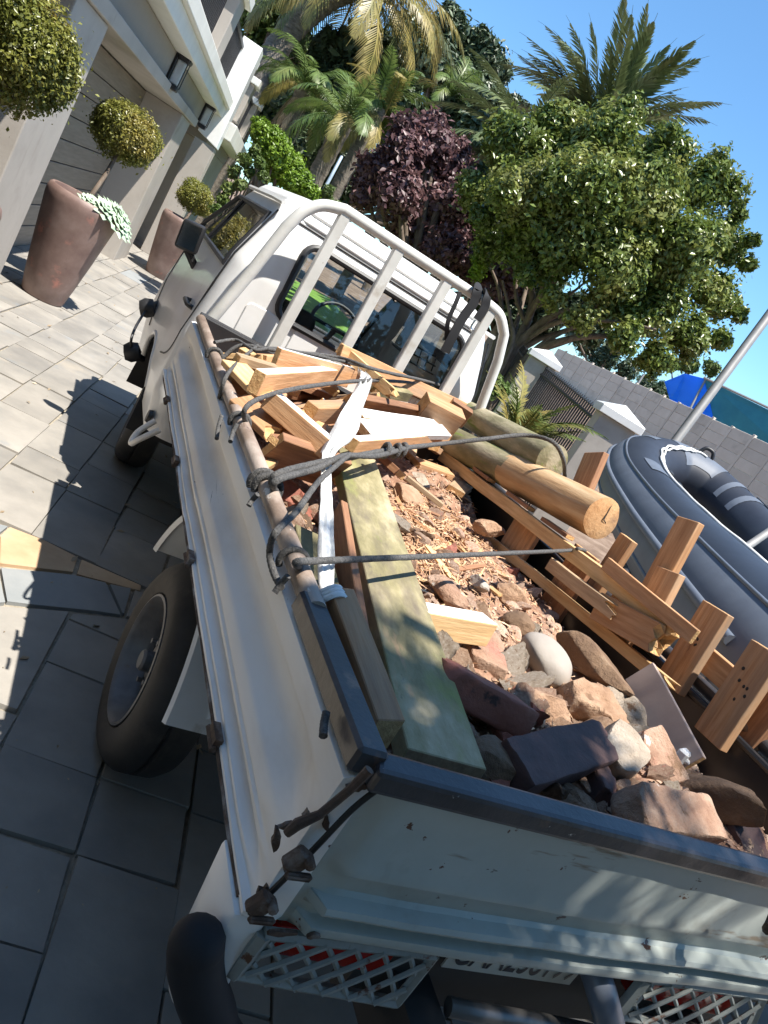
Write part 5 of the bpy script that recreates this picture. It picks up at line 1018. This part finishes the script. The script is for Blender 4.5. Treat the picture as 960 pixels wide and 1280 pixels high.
tree('purple_leaf_tree', 'purple leaved plum tree behind the cab', (560, 330), 15., [(470, 215, 32), (505, 190, 34), (545, 180, 30), (560, 215, 36), (500, 240, 36), (545, 255, 38), (590, 290, 38), (600, 330, 34), (640, 345, 30), (460, 240, 24), (575, 255, 28), (520, 280, 34), (560, 310, 34), (540, 155, 20), (620, 300, 26)], 42000, .13, M['purple'], seed=5, asp=.55)
tree('dark_conifer', 'tall dark conifer against the sky at top centre', (560, 180), 28., [(530, 45, 30), (560, 35, 26), (585, 60, 30), (610, 75, 26), (545, 80, 34), (575, 105, 34), (520, 85, 28), (625, 90, 18), (505, 30, 18), (600, 120, 34), (555, 130, 34), (640, 140, 24), (600, 48, 14)], 34000, .30, M['conifer'], seed=7, asp=.35)
tree('far_green_tree', 'pale green tree behind the house piers at the top left', (340, 90), 22., [(318, 10, 34), (350, 20, 34), (335, 60, 36), (310, 60, 22), (370, 60, 30)], 16000, .2, M['greenl'], seed=9)
tree('shrubby_tree', 'dark green tree beneath the palms in the background', (440, 260), 21., [(400, 150, 36), (420, 190, 36), (380, 200, 32), (450, 150, 36), (500, 140, 36), (430, 110, 34), (470, 110, 34), (400, 100, 30), (360, 150, 28), (520, 170, 30), (560, 150, 32), (600, 170, 34), (420, 230, 30), (600, 215, 32), (380, 235, 24), (350, 120, 34), (340, 160, 26), (480, 70, 30), (440, 60, 26), (410, 60, 24), (540, 200, 30), (640, 250, 30), (620, 280, 26)], 52000, .30, M['conifer'], seed=11, asp=.4)
tree('dark_shrub_tree', 'dark green shrubs in the shade under the big round tree', (660, 420), 17., [(610, 350, 26), (640, 370, 28), (680, 360, 26), (720, 390, 26), (680, 400, 26), (640, 400, 24), (600, 380, 22), (600, 320, 24), (740, 410, 22)], 22000, .20, M['conifer'], seed=13, asp=.45, cat='shrub')
tree('sunny_bush', 'yellow green bush lit by the sun beside the plum tree', (602, 360), 13.5, [(602, 328, 15), (612, 312, 11), (596, 342, 11)], 2200, .08, M['hedge'], seed=14, cat='bush', tr=.04)
tree('blue_green_shrub', 'blue green conifer shrub left of the shade cloth behind the wall', (745, 480), 40., [(735, 430, 18), (760, 445, 20), (785, 462, 18), (770, 430, 16), (720, 420, 14), (745, 460, 18)], 9000, .22, M['blueg'], seed=15, asp=.4, cat='shrub')
tree('blue_green_shrub', 'small blue green shrub touching the blue sail', (815, 500), 38., [(808, 480, 14), (822, 492, 14), (800, 495, 12), (830, 500, 9)], 5000, .2, M['blueg'], seed=16, asp=.4, cat='shrub')
tree('far_green_bush', 'green bush rising behind the shade cloth frame', (880, 480), 45., [(860, 455, 14), (890, 462, 12), (840, 455, 12)], 3000, .22, M['greenl'], seed=17, cat='bush')
# hedges and creeper by the house
hb = [(332, 172, 20), (345, 190, 24), (360, 208, 24), (374, 226, 20), (388, 240, 14), (335, 196, 20), (350, 216, 20), (326, 160, 14), (366, 225, 18), (345, 172, 14)]
tree('clipped_hedge', 'bright clipped green hedge beyond the cab roof', (360, 235), 10.2, hb, 34000, .055, M['hedge'], seed=18, cat='hedge', stray=.03, clumps=2, tr=.05)
tree('creeper_bush', 'loose leafy creeper growing on the slope left of the hedge', (300, 255), 9.8, [(285, 235, 9), (278, 250, 9), (292, 215, 9), (305, 200, 10), (318, 190, 9), (270, 262, 8), (300, 230, 8), (312, 215, 8), (325, 205, 8), (330, 220, 8)], 5200, .06, M['greenl'], seed=19, cat='bush', tr=.03)
tree('low_shrub', 'green strap leaved shrub behind the cab roof', (400, 260), 11.5, [(392, 240, 9), (405, 248, 10), (418, 258, 9), (410, 238, 8)], 2200, .10, M['greenl'], seed=20, asp=.2, cat='shrub', tr=.04)
# sloping bank left of the hedge
# ------------------------------------------------------------------ palms
mph = [frond_mesh('date_frond', 3.9, a, .62, h, M['phoenix'], 64, s, 48, .04, .06) for s, a, h in ((1, (12, -38), .15), (2, (8, -58), .2), (3, (14, -20), .12))]
R_ = random.Random(31); pc = D(738, 178, 20.); pb0 = base_of(pc)
dirs = [(R_.uniform(0, 360), R_.choice([75, 62, 50, 38, 25, 12, 0, -15, -28])+R_.uniform(-6, 6), R_.uniform(.72, .92), R_.randrange(3)) for _ in range(84)]
palm('date_palm', 'date palm with stiff arching fronds above the round tree', pb0, pc, mph, dirs, .3)
pc = D(650, 190, 16.5); dirs = [(R_.uniform(0, 360), R_.uniform(-25, 50), R_.uniform(.5, .72), R_.randrange(2)) for _ in range(40)]
palm('date_palm', 'lower date palm with fronds sweeping down left of the round tree', base_of(pc), pc, mph, dirs, .22)
mq = [frond_mesh('queen_frond', 3.2, a, .62, h, M['queen' if s != 3 else 'phoenix'], 60, s, 62, .03, .03) for s, a, h in ((1, (5, -95), .75), (2, (0, -105), .85), (3, (10, -80), .6))]
md = [frond_mesh('dead_frond', 2.4, (-60, -100), .4, .8, M['deadfrond'], 40, 5, 40, .03, .03)]
qc = D(452, -25, 20.); qb = D(315, 125, 20.); qb = Vector((qb.x, qb.y, 0))
e = empty('queen_palm', qb, 'leaning palm with long drooping yellow fronds at the top of the picture', 'palm tree')
b = MB(); P = spline([qb, D(313, 128, 20.), D(350, 55, 20.), D(400, 5, 20.), qc], 12); k = len(P); b.tube(P, [.32*(1+.1*(i % 2)) for i in range(k)], 14); b.build('trunk', M['palmbark'], e, sm=60)
tr_ = Vector(_r); tu = Vector(_u); tf = Vector(_f)
for i in range(34):
    az = R_.uniform(0, 360); el = R_.uniform(-45, 40); o = bpy.data.objects.new('frond', mq[R_.choice([0, 0, 1, 1, 2])]); COL.objects.link(o); o.parent = e; o.location = qc-qb+Vector((R_.gauss(0, .1), R_.gauss(0, .1), R_.gauss(0, .1))); o.rotation_euler = (rad(R_.uniform(-15, 15)), -rad(el), rad(az)); o.scale = [R_.uniform(1.0, 1.42)]*3
mk = [frond_mesh('feather_frond', 1.7, a, .42, h, M['greenl' if s < 3 else 'queen'], 44, s, 55, .02, .026) for s, a, h in ((1, (30, -60), .3), (2, (20, -80), .5), (3, (0, -100), .8))]
for (a, c, d, lab, n_, tilt) in ((385, 105, 17., 'green palm with hanging dead fronds behind the queen palm', 26, 0), (478, 130, 18., 'feathery green palm in the middle of the background', 24, 0), (560, 120, 21., 'palm with a pale dead skirt beside the conifer', 22, 0), (432, 150, 15., 'slanting palm with a stout leaning trunk behind the cab', 16, 1)):
    pc = D(a, c, d); bs = base_of(pc) if not tilt else base_of(D(395, 225, 15.))
    dirs = [(R_.uniform(0, 360), R_.uniform(-40, 65), R_.uniform(.75, 1.1), R_.choice([0, 0, 1, 1, 2])) for _ in range(n_)]; pp = palm('feather_palm', lab, bs, pc, mk, dirs, .17)
    if 'skirt' in lab or 'hanging dead' in lab:
        for _ in range(16):
            o = bpy.data.objects.new('dead_frond', md[0]); COL.objects.link(o); o.parent = pp; o.location = pc-bs; o.rotation_euler = (0, rad(R_.uniform(0, 25)), rad(R_.uniform(0, 360))); o.scale = [R_.uniform(.5, .8)]*3
# cycad beyond the logs
mc_ = [frond_mesh('cycad_frond', .66, a, .13, .1, M['cycad'], 40, s, 60, .010, .016) for s, a in ((1, (45, -10)), (2, (35, -25)))]
cc = D(638, 552, 6.2); palm('cycad', 'small cycad with orange tipped fronds beside the truck bed', base_of(cc), cc, mc_, [(R_.uniform(0, 360), R_.uniform(-5, 45), R_.uniform(.75, 1.0), R_.randrange(2)) for _ in range(26)], .12)
tree('leafy_shrub', 'low leafy shrub between the hoop and the left gate pillar', (622, 500), 9., [(620, 478, 10), (630, 488, 9), (615, 490, 8)], 900, .09, M['greenl'], seed=41, cat='shrub', tr=.03)
# the palm whose fronds shade the tailgate, standing behind the photographer
ms = [frond_mesh('shade_frond', 2.8, a, .5, .35, M['greenl'], 50, s, 58, .03, .034) for s, a in ((1, (15, -45)), (2, (5, -60)))]
palm('garden_palm', 'tall green palm by the driveway behind the truck tailgate', Vector((1.5, -3.6, -.05)), Vector((1.0, -3.1, 5.3)), ms, [(R_.uniform(0, 360), R_.uniform(-15, 60), R_.uniform(.8, 1.05), R_.randrange(2)) for _ in range(18)]+[(98+a, R_.uniform(-12, 22), R_.uniform(.85, 1.0), R_.randrange(2)) for a in (-14, 0, 10, 22, 32, 44, 56, 68, 80)], .2)
R2 = random.Random(77); sb = Vector((-2.6, -6.5, 0)); sh = empty('added_shade_tree', sb, 'unseen spreading tree added behind the truck to dim sky light and shade the load', 'tree')  # unseen tree, added to block sky light behind the truck
LB = [(Vector((-1.2+R2.uniform(-5.5, 6), -7.8+R2.uniform(-3.5, 3.4), 6.2+R2.uniform(-1.6, 2.0))), R2.uniform(1.0, 1.6)) for _ in range(46)]
leaves('crown', LB, 52000, .26, M['greenl'], sh, seed=78, shell=.3); LB2 = [(Vector(p), r) for p, r in (((-.4, -1.6, 5.6), .62), ((.02, -1.48, 5.5), .5), ((.50, -1.12, 5.5), .22), ((.45, -2.2, 5.6), .5), ((-.8, -2.2, 5.8), .7), ((-.1, -2.5, 5.9), .7), ((-1.5, -2.6, 6), .7), ((.7, -2.9, 5.9), .5))]
leaves('shade_lobes', LB2, 8500, .17, M['greenl'], sh, seed=79, shell=.1); limbs('trunk', [([sb, sb+Vector((.3, -.2, 2)), Vector((-1.5, -6.8, 5.5))], .3, .12)]+[([sb+Vector((.2, -.1, 2.2)), c.lerp(sb, .45)+Vector((0, 0, .6)), c] , .1, .03) for c, r in LB[:14]], M['bark'], sh)  # leaf lobes placed to shade the rear of the load and the tailgate
hg = empty('added_hedge', Vector((0, -7.2, 0)), 'unseen tall hedge added behind the truck to darken the tailgate', 'hedge')  # out of view, added so less sky light reaches the tailgate
leaves('foliage', [(Vector((x, -7.2+R2.uniform(-.4, .4), z)), R2.uniform(.8, 1.1)) for x in [-7+1.0*k for k in range(16)] for z in (.6, 1.7, 2.9)], 30000, .2, M['conifer'], hg, seed=80, shell=.4)
# ------------------------------------------------------------------ pots with topiary
def potted(name_loc, px_ball, ball_r, label_pot, label_ball, h=.98, succ=False, flat_=.85, seed=1):
    c = Vector(name_loc); R_ = random.Random(seed)
    pr = [(0, .0), (.20, .0), (.215, .02), (.25, .2), (.30, .5), (.345, .8), (.365, .93), (.368, .99), (.355, 1.035), (.335, 1.05), (.315, 1.045), (.30, 1.0), (.298, .93), (0, .93)]
    b = MB(); b.lathe([(r*.88, z*h/1.05) for r, z in pr], c, 48); p = tag(b.build('plant_pot', M['pot'], sm=45, origin=c), label_pot, 'pot', 'brown terracotta pots by the garage')
    b = MB(); b.lathe([(.262, .94*h/1.05), (.15, .965*h/1.05), (0, .97*h/1.05)], c, 24); b.build('soil', M['soil'], p, sm=60)
    bc = Vector(px_ball); e = empty('topiary', c+Vector((0, 0, h*.9)), label_ball, 'topiary', 'clipped topiary balls in pots')
    limbs('stem', [([c+Vector((0, 0, h*.9)), c.lerp(bc, .55)+Vector((.03, 0, h*.42)), bc], .022, .016)], M['bark'], e)
    LB = [(bc, (ball_r*.9, ball_r*.9, ball_r*flat_*.9))]+[(bc+Vector((math.cos(t)*ball_r*.5*R_.uniform(.8, 1.1), math.sin(t)*ball_r*.5, R_.uniform(-.3, .45)*ball_r*flat_)), ball_r*.5) for t in [k*.7 for k in range(9)]]
    leaves('foliage', LB, 24000, ball_r*.085, M['box'], e, shell=.72, asp=.55, seed=seed, jit=.12, stray=.02)
    if succ:
        for k, (a, dx, dy, s) in enumerate(((-.3, .16, -.18, .19), (.3, .27, -.08, .22), (.9, .20, .10, .20), (1.4, .31, .06, .20), (-1, .04, -.2, .15), (.1, .30, -.17, .20), (.6, .36, -.04, .17), (1.1, .29, .16, .18))):
            o_ = c+Vector((dx, dy, h*.965-(max(0, math.hypot(dx, dy)-.3))*1.2+.02)); t = Vector((dx, dy, .45)).normalized(); Mx = t.to_track_quat('Z', 'Y').to_matrix(); b = MB()
            for ring, (nn, rr, zz, ll) in enumerate(((9, .75, .0, .62), (8, .55, .12, .5), (6, .32, .25, .42), (4, .12, .36, .3))):
                for j in range(nn):
                    an = 6.283*j/nn+ring*.4; d = Vector((math.cos(an), math.sin(an), .25+ring*.35)).normalized(); sd = Vector((-math.sin(an), math.cos(an), 0)); up_ = d.cross(sd)*-1; b0 = Vector((math.cos(an)*rr*.3, math.sin(an)*rr*.3, zz*.6)); V = [b0-sd*.10, b0+sd*.10, b0+d*ll*.55+sd*.2, b0+d*ll+up_*.06, b0+d*ll*.55-sd*.2, b0+d*ll*.5-up_*.1]
                    b.add([o_+Mx @ (v*s) for v in V], [(0, 1, 2, 5), (5, 2, 3), (5, 3, 4), (0, 5, 4), (0, 4, 3, 2, 1)])
            tag(b.build('succulent', M['succ'], sm=30), ['succulent rosette at the left of the pot rim', 'largest pale succulent rosette spilling over the pot rim', 'succulent rosette at the back right of the pot', 'succulent rosette at the far right of the pot rim', 'small succulent rosette at the left front of the pot', 'lowest succulent rosette hanging down the pot side', 'small succulent rosette hanging at the right', 'succulent rosette behind the hanging ones'][k], 'succulent', 'pale green succulents in the nearest pot')
w0 = Z(52, 378, 0); c1 = Vector((w0.x-.02, w0.y+.22, 0)); t1 = (c1-Vector(CP)).dot(Vector(_f))
potted(c1, D(157, 167, t1), .335, 'big brown pot with succulents spilling over its rim', 'dome shaped topiary above the pot of succulents', succ=True, seed=61)
w0 = Z(196, 347, 0); c2 = Vector((w0.x, w0.y+.2, 0)); t2 = (c2-Vector(CP)).dot(Vector(_f))
potted(c2, D(245, 248, t2), .30, 'brown pot partly hidden behind the side mirror', 'small round topiary above the further pot', seed=62, flat_=.9)
bc = D(28, 66, 3.9); c3 = Vector((bc.x-.12, bc.y-.02, 0)); potted(c3, bc, .305, 'brown pot just outside the left edge', 'large topiary ball cut by the top left corner of the picture', seed=63, flat_=1.1, h=.95)
# ------------------------------------------------------------------ gate, pillars, wall, sails, mast
def gpillar(p, w, h_, label):
    b0 = base_of(p); e = empty('gate_pillar', b0, label, 'gate pillar', 'plastered gate pillars with white caps'); zt = p[2]; ang = rad(-28); Mx = Matrix.Rotation(ang, 3, 'Z'); c = Vector((p[0], p[1], 0))
    b = MB(); b.box(c+Vector((0, 0, (b0.z+zt-.22)/2)), (w, w, zt-.22-b0.z), Mx); b.build('shaft', M['plaster'], e, bev=.008)
    b = MB(); h2 = w*.62; Q = [Mx @ Vector((sx*h2, sy*h2, 0)) for sx, sy in ((-1, -1), (1, -1), (1, 1), (-1, 1))]
    V = [c+v+Vector((0, 0, zt-.218)) for v in Q]+[c+v+Vector((0, 0, zt-.12)) for v in Q]+[c+Vector((0, 0, zt))]; b.add(V, [(3, 2, 1, 0), (0, 1, 5, 4), (1, 2, 6, 5), (2, 3, 7, 6), (3, 0, 4, 7), (4, 5, 8), (5, 6, 8), (6, 7, 8), (7, 4, 8)]); b.build('cap', M['white'], e, bev=.006)
    return b0
gR, gL, gA = D(783, 507, 9.), D(688, 438, 11.7), D(642, 393, 17.)
gpillar(gR, .46, 1.9, 'nearest gate pillar with white pyramid cap beside the dinghy bow'); gpillar(gL, .44, 1.9, 'gate pillar with white cap in front of the big tree trunk'); gpillar(gA, .44, 1.9, 'furthest gate pillar with its cap just right of the hoop')
def bars(name, label, a, c, n, drop, cat):
    a, c = Vector(a), Vector(c); z0 = min(hgt(a.x, a.y), hgt(c.x, c.y))+.08; e = empty(name, Vector(((a.x+c.x)/2, (a.y+c.y)/2, z0)), label, cat); d = (c-a).normalized(); pr = None
    for zf in (.10, 1-.04): 
        b = MB(); P0, P1 = a.copy(), c.copy(); P0.z = z0+(a.z-drop-z0)*zf; P1.z = z0+(c.z-drop-z0)*zf; b.tube([P0, P1], .022, 8); b.build('rail', M['iron'], e)
    for k in range(n):
        p = a.lerp(c, (k+.5)/n); zt = p.z-drop+.10
        if pr is None: b = MB(); b.tube([(p.x, p.y, z0), (p.x, p.y, zt-.06), (p.x, p.y, zt-.05), (p.x, p.y, zt)], [.014, .014, .02, .002], 6); pr = b.build('bar', M['iron'], e); p0 = p
        else: o = pr.copy(); COL.objects.link(o); o.location = pr.location+Vector((p.x-p0.x, p.y-p0.y, p.z-p0.z))
bars('driveway_gate', 'black barred iron gate between the two nearest white capped pillars', gR, gL, 40, .30, 'gate'); bars('iron_fence', 'black iron fence between the two further pillars', gL, gA, 44, .34, 'fence')
W1, W0 = D(965, 556, 24.), D(700, 436, 42.); wd = (W0-W1); W1 = W1-wd*.40; wl = (W0-W1).length; nb = int(wl/1.25); wd = Vector((wd.x, wd.y, 0)).normalized(); wn = Vector((wd.y, -wd.x, 0)); WH = 2.3
wall = empty('boundary_wall', Vector(((W0.x+W1.x)/2, (W0.y+W1.y)/2, W0.z-WH)), 'taupe concrete panel wall with posts running behind the gate and the dinghy', 'wall')
pp = pq = None
for k in range(nb+1):
    z = W1.z+(W0.z-W1.z)*k/nb+.02*math.sin(k*2.1); o_ = Vector((W1.x, W1.y, 0))+wd*(k*1.25*1.0)
    if pp is None:
        b = MB(); MR = Matrix((wd, -wn, Vector((0, 0, 1)))).transposed(); b.box(o_+Vector((0, 0, z-WH/2+.03)), (.12, .10, WH+.03), MR); pp = b.build('wall_post', M['wallpanel'], wall, bev=.01)
        b = MB(); b.box(o_+wd*.625+Vector((0, 0, z-WH+.18)), (1.125, .06, WH/6-.003), MR); pq = b.build('wall_panel', M['wallpanel'], wall, bev=.016); z0 = z; oo = o_; pqs = pq
    else: o = pp.copy(); COL.objects.link(o); o.location = pp.location+(o_-oo)+Vector((0, 0, z-z0))
    for j in range(6):
        if k == 0 and j == 0: continue
        o = pq.copy(); COL.objects.link(o); o.location = pq.location+(o_-oo)+Vector((0, 0, z-z0+j*WH/6))
def sheet(name, label, pts, m, t=.02, frame=None):
    P = [Vector(p) for p in pts]; nrm = (P[1]-P[0]).cross(P[2]-P[0]).normalized()*t; n = len(P); b = MB(); b.add([p-nrm for p in P]+[p+nrm for p in P], [tuple(range(n))[::-1], tuple(range(n, 2*n))]+[(i, (i+1) % n, n+(i+1) % n, n+i) for i in range(n)])
    o = tag(b.build(name, M[m]), label, 'shade cloth', 'shade cloths behind the wall')
    b = MB(); [b.tube(f, .05, 6) for f in (frame or [])]
    if frame: b.build('frame_pole', M['post'], o)
    return o
S_ = lambda a, c, d=31.: D(a, c, d)
sheet('shade_sail', 'bright blue shade sail between the shrub and the teal net', [S_(831, 477, 33), S_(856, 467, 32), S_(880, 473), S_(894, 532), S_(860, 520), S_(838, 500, 32)], 'sail', frame=[[S_(858, 520), S_(882, 474)]])
sheet('shade_net', 'teal net panel at the right edge above the wall', [S_(881, 474), S_(1010, 536, 28), S_(1010, 590, 28), S_(896, 540)], 'net', frame=[[S_(880, 472), S_(1012, 534, 28)], [S_(896, 534), S_(950, 518, 30)]])
sheet('blue_tarp', 'strip of blue cloth on the wall top behind the big tree', [S_(768, 474, 36), S_(800, 490, 36), S_(802, 500, 36), S_(766, 482, 36)], 'sail', frame=[[S_(788, 494, 36), S_(805, 468, 36)]])
m0, m1 = D(838, 560, 12.), D(992, 352, 12.6); dn = (m1-m0).normalized(); mb0 = m0-dn*((m0.z-hgt(m0.x, m0.y))/dn.z)
b = MB(); b.tube([mb0, m0, m1, m1+dn*1.5], .075, 14); tag(b.build('lamp_post', M['post'], sm=60), 'grey round metal post rising behind the dinghy at the right edge', 'post')
b = MB(); a0, a1 = D(411, 226, 13.), D(427, 196, 13.2); b.tube([base_of(a0)-Vector((0, 0, 0)), a0, a1], .03, 8); tag(b.build('garden_pole', flat('pale_blue_pole', (.3, .38, .45), .4), sm=60), 'thin pale blue pole behind the cab roof left of the plum tree', 'pole')
# ------------------------------------------------------------------ inflatable dinghy on its trailer
BK = 1.22; bo = Vector((2.216, 2.615, 0)); bh = Vector((.51, .86, 0)).normalized(); bn = Vector((bh.y, -bh.x, 0))
def BF(s, n_, z): return Vector((bo.x, bo.y, 0))+bh*s*BK+bn*n_*BK+Vector((0, 0, 1.66+(z-1.66)*BK))
boat = empty('inflatable_dinghy', BF(.5, .6, .85), 'navy and grey inflatable dinghy with white grab rope parked beside the truck', 'dinghy')
cen = spline([BF(-2.2, 0, 1.33), BF(-1, 0, 1.34), BF(.3, 0, 1.37), BF(1.4, .0, 1.44), BF(2.2, .10, 1.56), BF(2.68, .36, 1.66), BF(2.78, .62, 1.69), BF(2.68, .88, 1.66), BF(2.2, 1.14, 1.56), BF(1.4, 1.24, 1.44), BF(.3, 1.24, 1.37), BF(-1, 1.24, 1.34), BF(-2.2, 1.24, 1.33)], 8)
na = 32; V = []; F = []; mi = []; ctr = BF(.5, .62, 1.3); prof = []
for i, p in enumerate(cen):
    t = (cen[min(i+1, len(cen)-1)]-cen[max(i-1, 0)]).normalized(); out = t.cross(Vector((0, 0, 1))).normalized()
    if out.dot(p-ctr) < 0: out = -out
    upv = Vector((0, 0, 1)); prof.append((p, out, t))
    for k in range(na): a = 2*math.pi*k/na; V.append(p+(out*math.cos(a)+upv*math.sin(a))*.275*(.12, .55, .85, 1)[min(i, len(cen)-1-i, 3)])
for i in range(len(cen)-1):
    for k in range(na): F.append((i*na+k, i*na+(k+1) % na, (i+1)*na+(k+1) % na, (i+1)*na+k)); a = 360*(k+.5)/na; mi.append(1 if (a > 285 or a < 46) else 0)
F += [tuple(range(na)), tuple((len(cen)-1)*na+k for k in range(na))]; mi += [0, 0]
b = MB(); b.add(V, F); b.m = mi; b.build('tube', [M['tubeblue'], M['tubegrey']], boat, sm=60)
def onb(i, ang, r=.228):
    r += .05; p, o_, t = prof[i]; a = rad(ang); return p+(o_*math.cos(a)+Vector((0, 0, 1))*math.sin(a))*r
N_ = len(prof)
for nm, ang, r in (('rubbing_strake', 8, .022), ('rubbing_strake', 45, .010), ('seam_tape', -24, .012)):
    b = MB(); b.tube([onb(i, ang, .226) for i in range(3, N_-3)], r, 8); b.build(nm, M['hull' if ang != 8 else 'tubegrey'], boat, sm=60)
def patch(name, i0, i1, a0, a1, m, r=.2285, parent=boat):
    b = MB(); V = []; na_ = 8
    for i in range(i0, i1+1):
        for k in range(na_+1): V.append(onb(i, a0+(a1-a0)*k/na_, r))
    w_ = na_+1; b.add(V, [(i*w_+k, i*w_+k+1, (i+1)*w_+k+1, (i+1)*w_+k) for i in range(i1-i0) for k in range(na_)]); return b.build(name, m, parent, sm=60)
mid = N_//2
patch('bow_patch', mid-9, mid+7, 78, 150, M['tubegrey']); patch('valve_patch', mid-15, mid-13, 62, 88, M['hull'], .230); patch('grey_stripe', mid+10, mid+11, 70, 168, M['tubegrey'], .230); patch('grey_stripe', mid+13, mid+14, 70, 168, M['tubegrey'], .230); patch('handle_patch', 20, 23, 70, 100, M['tubegrey'], .230)
b = MB(); b.tube([onb(i, 112+2*math.sin(i*1.6), .238) for i in range(4, mid+1)], .012, 7); b.build('grab_rope', M['whiterope'], boat, sm=60)
b = MB(); b.tube([onb(i, 118+1.5*math.sin(i*2.1+1), .242) for i in range(4, mid-3)], .010, 7); b.build('grab_rope', M['whiterope'], boat, sm=60)
for i in (12, 15, 21, 24): b = MB(); b.box(onb(i, 126, .25), (.10, .05, .05), Matrix((prof[i][2], prof[i][1], Vector((0, 0, 1)))).transposed()); b.build('rope_cleat', M['dark'], boat, bev=.015, sm=40)
b = MB(); b.tube(spline([onb(mid-2, 100, .23), onb(mid-1, 98, .29), onb(mid+1, 98, .29), onb(mid+2, 100, .23)], 6), .02, 8); b.build('bow_handle', M['dark'], boat, sm=50)
b = MB(); b.tube([onb(i, 70, .237) for i in range(mid+12, N_-3)], .012, 7); b.build('far_lacing', M['iron'], boat, sm=50)
b = MB(); L_ = [(-2.1, .0), (.8, .0), (1.8, .16), (2.5, .62)]; V = []
for s, n_ in L_: V += [BF(s, n_+.1, 1.16+.08*max(0, s)), BF(s, .62, .86+.2*max(0, s)*.9 if s > 0 else .86), BF(s, 1.14-n_, 1.16+.08*max(0, s))]
b.add(V, [(i*3+k, i*3+k+1, (i+1)*3+k+1, (i+1)*3+k) for i in range(3) for k in range(2)]+[(0, 1, 2)]); b.build('hull', M['hull'], boat)
b = MB(); b.box(BF(-1.6, .62, 1.25), (1.1, .06, .6), Matrix((bn, bh, Vector((0, 0, 1)))).transposed()); b.build('transom', M['hull'], boat, bev=.015)
b = MB(); b.tube([D(918, 694, 4.6), D(990, 645, 5.0)], .026, 8); b.build('steering_frame', M['post'], boat, sm=50)
tr = empty('boat_trailer', BF(.3, .62, .4), 'dark steel boat trailer under the inflatable dinghy', 'trailer')
b = MB()
for n_ in (.25, .99): b.tube([BF(-1.9, n_, .62), BF(1.2, n_, .66), BF(2.6, .62, .78)], .04, 8)
b.tube([BF(2.6, .62, .78), BF(3.3, .62, .72)], .045, 8); b.tube([BF(2.7, .62, .75), BF(2.85, .62, 1.35)], .035, 8); b.tube([BF(-.6, -.1, .5), BF(-.6, 1.34, .5)], .035, 8)
for n_ in (.3, .94): b.tube([BF(-.9, n_, .63), BF(-.9, n_, 1.06)], .03, 8); b.tube([BF(.9, n_, .66), BF(.9, n_, 1.06)], .03, 8)
b.build('frame', M['darkmetal'], tr, sm=50)
for n_ in (-.22, 1.46):
    c = BF(-.6, n_, 1.66+(hgt(*BF(-.6, n_, 0)[:2])+.28-1.62)/BK); b = MB(); b.lathe([(.14, -.08), (.26, -.08), (.28, -.05), (.28, .05), (.26, .08), (.14, .08), (0, .06)], c, 32, Matrix((bh, Vector((0, 0, 1)), bn)).transposed()); b.build('wheel', M['rubber'], tr, sm=40)

# leaf litter and grit on the paving
V = []; F = []; T = []; R3 = random.Random(9)
for i in range(700):
    p = HF(R3.uniform(-12, 2), R3.uniform(-.2, 3.0), .006); r = R3.choice([.004, .005, .006, .009, .016, .024]); th = R3.uniform(0, 6.28); d = Vector((math.cos(th), math.sin(th), R3.gauss(0, .2)))*r; e_ = Vector((-d.y, d.x, R3.gauss(0, .2)*r))*.45; o = len(V); V += [p-d, p+e_+Vector((0, 0, r*.25)), p+d, p-e_]; F += [(o, o+1, o+2), (o, o+2, o+3)]; T += [R3.random()]*2
tag(raw('leaf_litter', V, F, M['deadfrond'], T), 'specks of dry leaf litter on the paving', 'leaf litter', kind='stuff')
